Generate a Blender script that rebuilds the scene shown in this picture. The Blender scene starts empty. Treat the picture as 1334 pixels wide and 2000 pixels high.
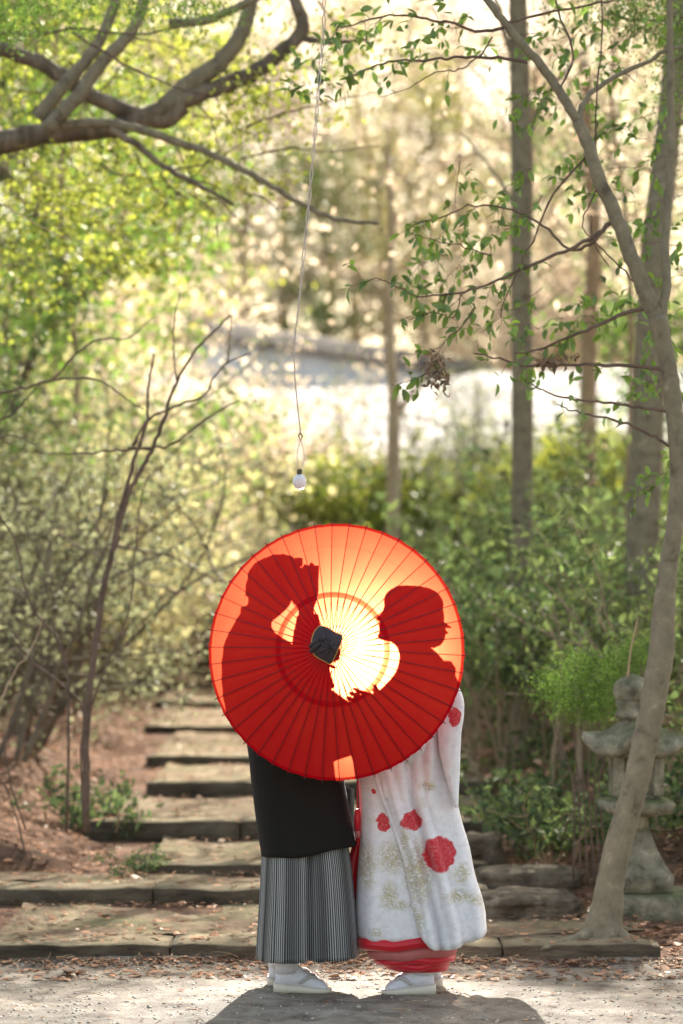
import bpy, math, random
import numpy as np
from mathutils import Vector, Matrix, noise
R = math.radians
random.seed(7); rng = np.random.default_rng(7)
sc = bpy.context.scene
COL = sc.collection

# ------------------------------------------------------------------ camera
H0 = 1.64; F = 4722.0; PITCH = math.atan(150 / F)
cam_d = bpy.data.cameras.new('camera'); cam = bpy.data.objects.new('camera', cam_d); COL.objects.link(cam)
cam.location = (0, 0, H0); cam.rotation_euler = (R(90) + PITCH, 0, 0)
cam_d.sensor_fit = 'VERTICAL'; cam_d.sensor_height = 36; cam_d.sensor_width = 24; cam_d.lens = 85
cam_d.clip_start = 0.1; cam_d.clip_end = 600
cam_d.dof.use_dof = True; cam_d.dof.focus_distance = 9.75; cam_d.dof.aperture_fstop = 1.7
sc.camera = cam
# ------------------------------------------------------------------ sky, sun, exposure
SUN_EL, SUN_AZ = 40, 22           # azimuth measured from +Y (straight behind the couple) towards +X
w = bpy.data.worlds.new('World'); sc.world = w; w.use_nodes = True
nt = w.node_tree; bg = nt.nodes['Background']
sky = nt.nodes.new('ShaderNodeTexSky'); sky.sky_type = 'NISHITA'; sky.sun_disc = False
sky.sun_elevation = R(SUN_EL); sky.sun_rotation = R(SUN_AZ); sky.dust_density = 2.5; sky.air_density = 1.2
wm = nt.nodes.new('ShaderNodeVectorMath'); wm.operation = 'MULTIPLY'; wm.inputs[1].default_value = (1.16, 1.0, .80)   # sky light tinted warm, a white balance put into its colour
nt.links.new(sky.outputs[0], wm.inputs[0]); nt.links.new(wm.outputs[0], bg.inputs[0]); bg.inputs[1].default_value = 0.15
sd = bpy.data.lights.new('sun', 'SUN'); sd.energy = 5.0; sd.angle = R(0.5); sd.color = (1, .93, .82)
sun = bpy.data.objects.new('sun', sd); COL.objects.link(sun); sun.location = (8, 20, 30)
d = Vector((math.sin(R(SUN_AZ)) * math.cos(R(SUN_EL)), math.cos(R(SUN_AZ)) * math.cos(R(SUN_EL)), math.sin(R(SUN_EL))))
sun.rotation_euler = d.to_track_quat('Z', 'Y').to_euler()
sc.view_settings.view_transform = 'Standard'; sc.view_settings.look = 'None'
sc.view_settings.gamma = 1; sc.view_settings.use_curve_mapping = False
sc.view_settings.exposure = 1.6
sc.render.engine = 'CYCLES'
cy = sc.cycles
cy.use_denoising = True; cy.max_bounces = 7; cy.diffuse_bounces = 3; cy.glossy_bounces = 2
cy.transmission_bounces = 5; cy.transparent_max_bounces = 8
cy.caustics_reflective = False; cy.caustics_refractive = False
cy.sample_clamp_indirect = 6

FLASH = 580.0                      # watts of the flash lamp behind the couple (the lamp is built with its stand at the end)
# ------------------------------------------------------------------ geometry of the view: a pixel of the 1334 x 2000 frame at a distance
CP, SP = math.cos(PITCH), math.sin(PITCH)
def D(px, py, Y):
    u, v = (px - 667) / F, (1000 - py) / F
    dy = CP - v * SP; dz = SP + v * CP
    t = Y / dy
    return np.array([u * t, Y, H0 + dz * t])
STROBE = np.array([0.085, 12.0, 1.297])
def S(cx, cy_, Yp=9.97):
    """where a body edge stands so that its lamp shadow falls on the parasol paper at that place"""
    q = D(380 + cx * .4498, 980 + cy_ * .4498, 9.5)
    t = (STROBE[1] - Yp) / (STROBE[1] - 9.5)
    return STROBE + (q - STROBE) * t

# ------------------------------------------------------------------ materials
def mat(name):
    m = bpy.data.materials.new(name); m.use_nodes = True
    n = m.node_tree.nodes; n.clear()
    out = n.new('ShaderNodeOutputMaterial')
    return m, m.node_tree, out
def N(nt, typ, **kw):
    n = nt.nodes.new(typ)
    for k, v in kw.items():
        if k.startswith('i_'): n.inputs[k[2:].replace('_', ' ')].default_value = v
        else: setattr(n, k, v)
    return n
def ramp(nt, src, stops):
    r = nt.nodes.new('ShaderNodeValToRGB'); e = r.color_ramp.elements
    while len(e) < len(stops): e.new(.5)
    for i, (p, c) in enumerate(stops): e[i].position = p; e[i].color = (*c, 1)
    nt.links.new(src, r.inputs[0]); return r.outputs[0]
def noise_tex(nt, scale, detail=6, rough=.6, vec=None, dist=0):
    n = N(nt, 'ShaderNodeTexNoise'); n.inputs['Scale'].default_value = scale; n.inputs['Detail'].default_value = detail
    n.inputs['Roughness'].default_value = rough; n.inputs['Distortion'].default_value = dist
    if vec is None:
        tc = N(nt, 'ShaderNodeTexCoord'); vec = tc.outputs['Object']
    nt.links.new(vec, n.inputs['Vector']); return n.outputs[0]
def surf(name, stops, scale=3, rough=.85, bump=.4, bscale=20, bdist=.02, detail=8, spec=.3, stretch=None, moss_or_light=None):
    m, t, out = mat(name)
    tc = N(t, 'ShaderNodeTexCoord'); vec = tc.outputs['Object']
    if stretch:
        mp = N(t, 'ShaderNodeMapping'); mp.inputs['Scale'].default_value = stretch; t.links.new(vec, mp.inputs[0]); vec = mp.outputs[0]
    c = ramp(t, noise_tex(t, scale, detail, .65, vec, .3), stops)
    p = N(t, 'ShaderNodeBsdfPrincipled'); p.inputs['Roughness'].default_value = rough
    p.inputs['Specular IOR Level'].default_value = spec
    if moss_or_light:
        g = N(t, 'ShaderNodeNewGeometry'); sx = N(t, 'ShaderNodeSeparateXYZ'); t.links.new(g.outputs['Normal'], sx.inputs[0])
        nn = noise_tex(t, moss_or_light[3], 5, .6)
        ad = N(t, 'ShaderNodeMath', operation='MULTIPLY_ADD'); t.links.new(sx.outputs[2], ad.inputs[0]); ad.inputs[1].default_value = moss_or_light[4]; t.links.new(nn, ad.inputs[2])
        mr = N(t, 'ShaderNodeMapRange'); t.links.new(ad.outputs[0], mr.inputs[0]); mr.inputs[1].default_value = moss_or_light[1]; mr.inputs[2].default_value = moss_or_light[2]
        mx = N(t, 'ShaderNodeMix', data_type='RGBA'); t.links.new(mr.outputs[0], mx.inputs[0]); t.links.new(c, mx.inputs[6]); mx.inputs[7].default_value = (*moss_or_light[0], 1); c = mx.outputs[2]
    t.links.new(c, p.inputs['Base Color'])
    b = N(t, 'ShaderNodeBump'); b.inputs['Strength'].default_value = bump; b.inputs['Distance'].default_value = bdist
    t.links.new(noise_tex(t, bscale, 8, .7, vec), b.inputs['Height']); t.links.new(b.outputs[0], p.inputs['Normal'])
    t.links.new(p.outputs[0], out.inputs[0]); return m
def leafm(name, dif, tra, var=.35, gloss=.12, hue=None):
    m, t, out = mat(name)
    g = N(t, 'ShaderNodeNewGeometry'); oi = N(t, 'ShaderNodeObjectInfo')
    mr = N(t, 'ShaderNodeMapRange'); t.links.new(g.outputs['Random Per Island'], mr.inputs[0]); mr.inputs[3].default_value = 1 - var; mr.inputs[4].default_value = 1 + var
    h2 = hue or (.5, .5)
    def colr(c, c2):
        mx = N(t, 'ShaderNodeMix', data_type='RGBA'); ml = N(t, 'ShaderNodeMath', operation='MULTIPLY')
        fr = N(t, 'ShaderNodeMath', operation='FRACT'); mu = N(t, 'ShaderNodeMath', operation='MULTIPLY'); mu.inputs[1].default_value = 7.31
        t.links.new(g.outputs['Random Per Island'], mu.inputs[0]); t.links.new(mu.outputs[0], fr.inputs[0])
        ad = N(t, 'ShaderNodeMath', operation='ADD'); t.links.new(fr.outputs[0], ad.inputs[0]); t.links.new(oi.outputs['Random'], ad.inputs[1])
        t.links.new(ad.outputs[0], ml.inputs[0]); ml.inputs[1].default_value = .5
        t.links.new(ml.outputs[0], mx.inputs[0]); mx.inputs[6].default_value = (*c, 1); mx.inputs[7].default_value = (*c2, 1)
        vm = N(t, 'ShaderNodeVectorMath', operation='SCALE'); t.links.new(mx.outputs[2], vm.inputs[0]); t.links.new(mr.outputs[0], vm.inputs['Scale'])
        return vm.outputs[0]
    d2 = hue[0] if hue else tuple(x * 1.2 for x in dif); t2 = hue[1] if hue else tuple(x * 1.2 for x in tra)
    df = N(t, 'ShaderNodeBsdfDiffuse'); tl = N(t, 'ShaderNodeBsdfTranslucent'); gl = N(t, 'ShaderNodeBsdfGlossy'); gl.inputs['Roughness'].default_value = .38
    t.links.new(colr(dif, d2), df.inputs[0]); t.links.new(colr(tra, t2), tl.inputs[0])
    a = N(t, 'ShaderNodeAddShader'); t.links.new(df.outputs[0], a.inputs[0]); t.links.new(tl.outputs[0], a.inputs[1])
    mx = N(t, 'ShaderNodeMixShader'); mx.inputs[0].default_value = gloss; t.links.new(a.outputs[0], mx.inputs[1]); t.links.new(gl.outputs[0], mx.inputs[2])
    gl.inputs[0].default_value = (.6, .6, .55, 1)
    t.links.new(mx.outputs[0], out.inputs[0]); return m
def plain(name, c, rough=.6, spec=.4, metal=0, bump=0, bscale=400, sheen=0, bdist=.001):
    m, t, out = mat(name); p = N(t, 'ShaderNodeBsdfPrincipled'); p.inputs['Base Color'].default_value = (*c, 1)
    p.inputs['Roughness'].default_value = rough; p.inputs['Specular IOR Level'].default_value = spec; p.inputs['Metallic'].default_value = metal
    p.inputs['Sheen Weight'].default_value = sheen
    nz = noise_tex(t, bscale * .1, 4, .6)
    mx = N(t, 'ShaderNodeMix', data_type='RGBA'); t.links.new(nz, mx.inputs[0]); mx.inputs[6].default_value = (*[x * .88 for x in c], 1); mx.inputs[7].default_value = (*[min(1, x * 1.1) for x in c], 1)
    t.links.new(mx.outputs[2], p.inputs['Base Color'])
    if bump:
        b = N(t, 'ShaderNodeBump'); b.inputs['Strength'].default_value = bump; b.inputs['Distance'].default_value = bdist
        t.links.new(noise_tex(t, bscale, 3), b.inputs['Height']); t.links.new(b.outputs[0], p.inputs['Normal'])
    t.links.new(p.outputs[0], out.inputs[0]); return m

M = {}
M['sand'] = surf('sand', [(.28, (.07, .053, .04)), (.42, (.17, .14, .11)), (.55, (.25, .215, .17)), (.75, (.37, .33, .27))], 8, .95, .9, 60, .012, 12)
M['soil'] = surf('leafy_soil', [(.3, (.05, .03, .02)), (.5, (.16, .085, .05)), (.7, (.27, .15, .09))], 5, .95, 1, 30, .03, 10)
M['hill'] = surf('hill_soil', [(.3, (.10, .07, .045)), (.5, (.26, .18, .11)), (.7, (.36, .26, .17))], 1.2, .95, 1, 8, .1, 10)
M['pale'] = surf('pale_gravel', [(.38, (.16, .15, .13)), (.52, (.38, .36, .34)), (.62, (.58, .56, .53))], 1.1, .9, .5, 14, .03, 8)
M['tread'] = surf('packed_earth', [(.3, (.09, .06, .038)), (.45, (.20, .14, .088)), (.58, (.28, .21, .135)), (.75, (.38, .30, .20))], 4.5, .95, 1, 60, .018, 10, moss_or_light=((.20, .20, .09), 1.15, 1.5, 2.2, .7))
M['step'] = surf('step_stone_lit_top', [(.3, (.03, .022, .015)), (.5, (.095, .072, .048)), (.75, (.19, .155, .11))], 7, .95, 1, 45, .02, 12, stretch=(.5, 1, 1.8), moss_or_light=((.27, .22, .135), .85, 1.25, 5, .7))  # dusty pale tops over dark risers: sunlight and shade put into the colour
M['rock'] = surf('mossy_rock', [(.3, (.04, .032, .022)), (.5, (.13, .10, .07)), (.7, (.27, .22, .16))], 8, .95, 1, 40, .03, 12, moss_or_light=((.11, .115, .045), .95, 1.35, 7, .5))
M['lantern'] = surf('lantern_stone', [(.32, (.08, .075, .052)), (.45, (.19, .18, .125)), (.56, (.27, .25, .175)), (.68, (.44, .41, .30))], 11, .95, 1, 60, .02, 12, moss_or_light=((.10, .12, .04), .8, 1.1, 6, .5))
M['bark'] = surf('grey_bark', [(.3, (.09, .075, .05)), (.42, (.17, .145, .10)), (.6, (.22, .19, .13)), (.74, (.34, .30, .21))], 14, .9, .9, 70, .008, 12, stretch=(1, 1, .9))
M['bark_d'] = surf('dark_bark', [(.3, (.06, .047, .035)), (.5, (.14, .11, .08)), (.7, (.26, .21, .155))], 9, .9, 1, 25, .012, 10, stretch=(1, 1, .3))
M['bark_t'] = surf('tan_bark', [(.3, (.16, .11, .07)), (.5, (.30, .22, .15)), (.7, (.42, .33, .24))], 4, .9, .8, 22, .01, 8, stretch=(1, 1, .3))
M['bark_p'] = surf('pale_bark', [(.3, (.28, .21, .15)), (.6, (.46, .37, .28))], 4, .9, .6, 22, .01, 6)
M['twig'] = surf('twig_bark', [(.3, (.06, .04, .03)), (.6, (.15, .10, .075))], 9, .85, .5, 60, .003, 6)
M['drytwig'] = surf('dry_twig', [(.3, (.25, .17, .10)), (.6, (.42, .31, .2))], 9, .85, .5, 60, .003, 6)
M['lf_green'] = leafm('green_leaf', (.035, .062, .018), (.055, .10, .018), .5, .08, ((.06, .11, .02), (.13, .22, .025)))
M['lf_maple'] = leafm('yellow_green_leaf', (.045, .07, .016), (.08, .125, .016), .6, .06, ((.12, .14, .03), (.32, .32, .05)))
M['lf_tan'] = leafm('tan_leaf', (.29, .21, .155), (.38, .28, .20), .55, .06, ((.34, .30, .22), (.48, .42, .31)))
M['lf_olive'] = leafm('olive_leaf', (.12, .13, .065), (.22, .24, .10), .55, .07, ((.20, .17, .09), (.36, .31, .16)))
M['lf_grey'] = leafm('grey_green_leaf', (.06, .08, .045), (.08, .10, .05), .5, .05, ((.14, .14, .085), (.20, .20, .11)))
M['lf_under'] = leafm('understorey_leaf', (.024, .046, .022), (.028, .058, .022), .65, .04, ((.085, .095, .042), (.12, .155, .045)))
M['lf_moss'] = leafm('fine_green_leaf', (.022, .045, .014), (.03, .06, .014), .55, .04, ((.07, .12, .02), (.12, .20, .03)))
M['litter'] = leafm('fallen_leaf', (.15, .075, .045), (.05, .022, .01), .6, .05, ((.34, .19, .115), (.09, .05, .025)))

# ------------------------------------------------------------------ mesh helpers
def mesh(name, V, Fc, m, smooth=True, uv=None):
    me = bpy.data.meshes.new(name)
    V = np.asarray(V, dtype=np.float32)
    if isinstance(Fc, np.ndarray):
        k = Fc.shape[1]; n = len(Fc)
        me.vertices.add(len(V)); me.vertices.foreach_set('co', V.ravel())
        me.loops.add(n * k); me.loops.foreach_set('vertex_index', Fc.ravel().astype(np.int32))
        me.polygons.add(n); me.polygons.foreach_set('loop_start', np.arange(0, n * k, k, dtype=np.int32))
        me.update(calc_edges=True)
    else:
        me.from_pydata(V.tolist(), [], [list(f) for f in Fc]); me.update()
    me.polygons.foreach_set('use_smooth', [smooth] * len(me.polygons))
    if uv is not None:
        ul = me.uv_layers.new(name='UVMap'); li = np.empty(len(me.loops), np.int32); me.loops.foreach_get('vertex_index', li)
        ul.data.foreach_set('uv', np.asarray(uv, np.float32)[li].ravel())
    me.materials.append(m); return me
def obj(name, V, Fc, m, parent=None, smooth=True, uv=None):
    V = np.asarray(V, float)
    if parent is not None: V = V - np.array(parent_world(parent))
    me = V if isinstance(V, bpy.types.Mesh) else mesh(name, V, Fc, m, smooth, uv)
    o = bpy.data.objects.new(name, me); COL.objects.link(o)
    if parent is not None: o.parent = parent
    return o
def parent_world(p):
    v = np.zeros(3)
    while p is not None: v = v + np.array(p.location); p = p.parent
    return v
def tag(o, label=None, cat=None, group=None, kind=None):
    if label: o['label'] = label
    if cat: o['category'] = cat
    if group: o['group'] = group
    if kind: o['kind'] = kind
    return o
def empty(name, loc, label=None, cat=None, group=None, kind=None):
    e = bpy.data.objects.new(name, None); e.empty_display_size = .1; COL.objects.link(e); e.location = tuple(float(a) for a in loc)
    return tag(e, label, cat, group, kind)
class G:
    """collects pieces into one mesh"""
    def __init__(s): s.V = []; s.F = []; s.n = 0; s.U = []
    def add(s, V, Fc, U=None):
        V = np.asarray(V, float); s.V.append(V); s.F += [tuple(int(i) + s.n for i in f) for f in Fc]; s.n += len(V)
        s.U.append(np.zeros((len(V), 2)) if U is None else np.asarray(U)); return s
    def obj(s, name, m, parent=None, smooth=True, uv=False):
        return obj(name, np.vstack(s.V), s.F, m, parent, smooth, np.vstack(s.U) if uv else None)
def rings(Rg, closed=True, cap=True):
    """Rg: (k,n,3) rings -> verts, faces"""
    Rg = np.asarray(Rg, float); k, n = Rg.shape[:2]; Fc = []
    for i in range(k - 1):
        for j in range(n if closed else n - 1):
            a = i * n + j; b = i * n + (j + 1) % n; Fc.append((a, b, b + n, a + n))
    V = Rg.reshape(-1, 3)
    if cap and closed:
        Fc.append(tuple(reversed(range(n)))); Fc.append(tuple(range((k - 1) * n, k * n)))
    return V, Fc
def tube(P, rad, n=8, wob=0, cap=True):
    P = np.asarray(P, float); k = len(P); rad = np.broadcast_to(np.asarray(rad, float), (k,))
    T = np.gradient(P, axis=0); T /= np.linalg.norm(T, axis=1)[:, None] + 1e-9
    up = np.array([0, 0, 1.]) if abs(T[0][2]) < .9 else np.array([1., 0, 0])
    u = np.cross(T[0], up); u /= np.linalg.norm(u); out = []
    th = np.linspace(0, 2 * np.pi, n, endpoint=False)
    for i in range(k):
        u = u - T[i] * np.dot(u, T[i]); u /= np.linalg.norm(u) + 1e-9; v = np.cross(T[i], u)
        r = rad[i] * (1 + (wob * (rng.random(n) - .5) if wob else 0))
        out.append(P[i] + (np.cos(th) * r)[:, None] * u + (np.sin(th) * r)[:, None] * v)
    return rings(out, True, cap)
def smooth_path(P, k=6, jit=0):
    P = np.asarray(P, float); n = len(P)
    if n < 3:
        t = np.linspace(0, 1, k + 1)[:, None]; return P[0] * (1 - t) + P[-1] * t
    out = []
    Q = np.vstack([2 * P[0] - P[1], P, 2 * P[-1] - P[-2]])
    for i in range(n - 1):
        p0, p1, p2, p3 = Q[i:i + 4]
        for t in np.linspace(0, 1, k, endpoint=False):
            out.append(.5 * ((2 * p1) + (-p0 + p2) * t + (2 * p0 - 5 * p1 + 4 * p2 - p3) * t * t + (-p0 + 3 * p1 - 3 * p2 + p3) * t ** 3))
    out.append(P[-1]); out = np.array(out)
    if jit: out[1:-1] += rng.normal(0, jit, (len(out) - 2, out.shape[1]))
    return out
def box(c, s, rot=0, wob=0, bev=.0):
    """rounded slab: c centre, s size"""
    hx, hy, hz = [a / 2 for a in s]; b = bev
    rg = []
    for z, ins in ((-hz, b), (-hz + b, 0), (hz - b, 0), (hz, b)) if b else ((-hz, 0), (hz, 0)):
        x, y = hx - ins, hy - ins; c_ = b
        if b: pts = [(-x + c_, -y), (-x / 3, -y), (x / 3, -y), (x - c_, -y), (x, -y + c_), (x, y - c_), (x - c_, y), (x / 3, y), (-x / 3, y), (-x + c_, y), (-x, y - c_), (-x, -y + c_)]
        else: pts = [(-x, -y), (x, -y), (x, y), (-x, y)]
        rg.append([(px, py, z) for px, py in pts])
    rg = np.array(rg)
    if wob: rg += rng.normal(0, wob, rg.shape)
    cr, sr = math.cos(rot), math.sin(rot); X = rg[..., 0] * cr - rg[..., 1] * sr; Y = rg[..., 0] * sr + rg[..., 1] * cr
    rg[..., 0] = X; rg[..., 1] = Y
    return rings(rg + np.array(c))
def leaves(P, size, aspect=.5, up=.5, fold=.25, svar=.4, nrm=None):
    """P (n,3) -> diamond leaves folded on the midrib, two triangles each"""
    P = np.asarray(P, float); n = len(P)
    d_ = rng.normal(size=(n, 3)); d_[:, 2] -= .3; d_ /= np.linalg.norm(d_, axis=1)[:, None]
    nn = rng.normal(size=(n, 3)) * (1 - up) + np.array([0, 0, up * 1.3]) if nrm is None else nrm + rng.normal(size=(n, 3)) * .4
    s_ = np.cross(d_, nn); s_ /= np.linalg.norm(s_, axis=1)[:, None] + 1e-9; nn = np.cross(s_, d_)
    L = size * (1 + svar * (rng.random(n) * 2 - 1))[:, None]; W = L * aspect * .5
    V = np.stack([P, P + d_ * L * .5 + s_ * W + nn * L * fold * .3, P + d_ * L, P + d_ * L * .5 - s_ * W + nn * L * fold * .3], 1).reshape(-1, 3)
    i = np.arange(n)[:, None] * 4
    return V, np.vstack([i + np.array([[0, 1, 2]]), i + np.array([[0, 2, 3]])])
def fobj(name, V, Fc, m, parent=None, kind=None):
    V = V - parent_world(parent)
    o = bpy.data.objects.new(name, mesh(name, V, Fc, m, False)); COL.objects.link(o)
    if parent is not None: o.parent = parent
    if kind: o['kind'] = kind
    return o

# ------------------------------------------------------------------ ground
ris = [(10.65, .083), (12.07, .150), (12.80, .190), (14.17, .285), (15.9, .375), (17.6, .425), (20.6, .475), (24.0, .53), (27.4, .65)]
gy = [-30, 10.5, 10.65, 12.07, 12.8, 14.17, 15.9, 17.6, 20.6, 24, 27.4, 29.5, 31.6, 33, 46, 55, 62, 80, 110, 160]
gz = [0, 0, .03, .07, .13, .17, .26, .35, .41, .46, .5, 1.05, 2.75, 3.1, 5.5, 5.7, 6, 7.5, 9.5, 10]
def sstep(a, b, x): t = np.clip((x - a) / (b - a), 0, 1); return t * t * (3 - 2 * t)
def xl(y): return np.interp(y, [10.6, 12.4, 12.9, 14.2, 20, 27], [-2.6, -2.4, -1.1, -1.35, -1.6, -2.2])
def xr(y): return np.interp(y, [10.6, 12, 12.8, 14.2, 20, 27], [1.5, .75, .8, .9, 1.1, 1.5])
def wav(x, y): return np.sin(x * 1.7 + 1.1 * np.sin(y * .9)) * np.cos(y * 1.3 + x * .6) + .5 * np.sin(x * 4.1 + y * 2.2) * np.cos(y * 3.7 - x) + .25 * np.sin(x * 9.7 - y * 4) * np.sin(y * 8.3 + x * 3)
def terr(x, y):
    x = np.asarray(x, float); y = np.asarray(y, float)
    z = np.interp(y, gy, gz)
    a = sstep(10.7, 12.8, y)
    out = np.maximum(np.maximum(xl(y) - x, (x - xr(y)) * .9), 0)
    z = z + a * (.30 * sstep(0, 1.2, out) + .45 * sstep(.8, 5, out)) * np.where(x > 0, .55, 1) + a * .05 * wav(x, y) * sstep(-.1, .4, out)
    z = z + .006 * wav(x * 2.2, y * 2.2) * (1 - a)
    z = z + (sstep(30, 40, y) * .10 + sstep(55, 75, y) * .5) * wav(x * .3, y * .3)
    return z
xs = np.concatenate([np.linspace(-60, -6, 28)[:-1], np.linspace(-6, -2.4, 30)[:-1], np.linspace(-2.4, 2.4, 80)[:-1], np.linspace(2.4, 6, 30)[:-1], np.linspace(6, 60, 28)])
ys = np.concatenate([np.linspace(-30, 8.4, 24)[:-1], np.linspace(8.4, 20, 190)[:-1], np.linspace(20, 34, 90)[:-1], np.linspace(34, 160, 90)])
def grid(xs, ys, f):
    X, Y = np.meshgrid(xs, ys); Z = f(X, Y); V = np.stack([X, Y, Z], -1).reshape(-1, 3); nx = len(xs)
    i, j = np.meshgrid(np.arange(len(ys) - 1), np.arange(nx - 1), indexing='ij'); a = (i * nx + j).ravel()
    return V, np.stack([a, a + 1, a + nx + 1, a + nx], 1)
i1 = np.searchsorted(ys, 10.62); ys_a = np.append(ys[:i1], 10.66); ys_b = np.concatenate([[10.66], ys[i1:][ys[i1:] < 29], [29.5]]); ys_c = np.concatenate([[29.5], ys[(ys > 29.8) & (ys < 32)], [32.2]]); ys_d = np.concatenate([[32.2], np.linspace(33, 54, 30)]); ys_e = np.concatenate([[54], ys[ys > 55]])
for nm, yy, m in (('ground', ys_a, 'sand'), ('forest_floor', ys_b, 'soil'), ('hillside', ys_c, 'hill'), ('gravel_slope', ys_d, 'pale'), ('far_hillside', ys_e, 'hill')):
    V, Fc = grid(xs, yy, terr); tag(obj(nm, V, Fc, M[m]), kind='structure')

# ------------------------------------------------------------------ stairs: kerb stones with packed earth treads behind
def X(px, Y): return (px - 667) / F * Y
st = empty('stone_stairs', (0, 10.65, 0), kind='structure')
ext = [[-40, 333, 640, 980, 1290], [-60, 300, 620, 955], [275, 600, 955], [165, 470, 760, 985], [285, 560, 965], [285, 640, 930], [280, 560, 900], [300, 900], [270, 600, 880]]
zp = 0.0
for k, (Y, z) in enumerate(ris):
    e = ext[k]; nY = ris[k + 1][0] if k < 8 else 29.2
    dp = .34 if k not in (2,) else .26
    for a, b in zip(e[:-1], e[1:]):
        x0, x1 = X(a, Y) + .006, X(b, Y) - .006
        n = max(6, int((x1 - x0) / .09)); hgt = z - zp + .10; prof = [(-0.0, -hgt), (-0.0, -.008), (.007, -.001), (dp * .5, .0), (dp, -.004), (dp, -hgt)]
        rg = []
        for i in range(n + 1):
            x = x0 + (x1 - x0) * i / n; e_ = .012 if i in (0, n) else 0
            w1 = .012 * math.sin(x * 5.1 + k) + .007 * math.sin(x * 17 + k * 3) + .004 * rng.normal(); w2 = .004 * math.sin(x * 7 + 2 * k) + .0025 * rng.normal()
            rg.append([(x, Y + u + (w1 if u < .1 else .3 * w1) + (e_ if u < .1 else -e_), z + v + (w2 - e_ * .5 if v > -.05 else 0)) for u, v in prof])
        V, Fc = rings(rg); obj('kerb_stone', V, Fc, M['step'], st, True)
    x0, x1 = X(e[0], Y) + .03, X(e[-1], Y) - .03
    gx = np.linspace(x0, x1, max(12, int((x1 - x0) / .06))); gyy = np.linspace(Y + dp + .004, nY + .02, max(6, int((nY - Y) / .07)))
    zt = z - .012
    V, Fc = grid(gx, gyy, lambda a, b: zt + .010 * wav(a * 3, b * 2.3) + .03 * sstep(.25, 0, np.minimum(a - x0, x1 - a)) * np.abs(wav(a * 5, b * 5)))
    obj('tread', V, Fc, M['tread'], st)
    zp = z
# ------------------------------------------------------------------ rough stones beside the steps
def rock(c, s, seed, lab, grp=None, m='rock', sub=14, rot=0, sq=.55):
    th = np.linspace(0, 2 * np.pi, 22, endpoint=False); rg = []
    for v in np.linspace(-1, 1, 17):
        rr = (1 - abs(v) ** 7) ** .3 if abs(v) < 1 else .6
        ring = []
        for t in th:
            ct, sn = math.cos(t), math.sin(t); r = rr * (abs(ct) ** 5 + abs(sn) ** 5) ** (-1 / 5)
            p = Vector((ct * r, sn * r, v)); q = 1 + .16 * noise.noise(p * 1.5 + Vector((seed * 7.1, 0, 0))) + .10 * noise.noise(p * 3.5 + Vector((seed, 3, 1))) + .04 * noise.noise(p * 9 + Vector((seed, 3, 1)))
            ring.append((p.x * q * s[0] / 2, p.y * q * s[1] / 2, p.z * q * s[2] / 2))
        rg.append(ring)
    rg = np.array(rg); cr, sr = math.cos(rot), math.sin(rot); x = rg[..., 0] * cr - rg[..., 1] * sr; y = rg[..., 0] * sr + rg[..., 1] * cr; rg[..., 0] = x; rg[..., 1] = y
    V, Fc = rings(rg + np.array([0, 0, s[2] / 2])); o = obj('stone_block', V, Fc, M[m]); o.location = (c[0], c[1], c[2])
    return tag(o, lab, 'stone', grp)
def pxrock(px0, px1, pyt, pyb, Y, dy, seed, lab, m='rock', sink=.03):
    a = D(px0, pyb, Y); b = D(px1, pyt, Y); rock(((a[0] + b[0]) / 2, Y + dy / 2, a[2] - sink), (b[0] - a[0], dy, b[2] - a[2] + sink), seed, lab, m=m)
pxrock(938, 1128, 1751, 1801, 11.55, .42, 1, 'long mossy stone kerb right of the bride, lower of the two')
pxrock(940, 1140, 1704, 1748, 12.25, .40, 2, 'long brown stone block behind the lower mossy kerb')
pxrock(905, 985, 1636, 1692, 13.1, .40, 3, 'small dark stone block at the right end of the fourth step')
pxrock(1060, 1140, 1760, 1800, 11.85, .3, 4, 'short rounded stone between the mossy kerb and the leaning tree')

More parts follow.
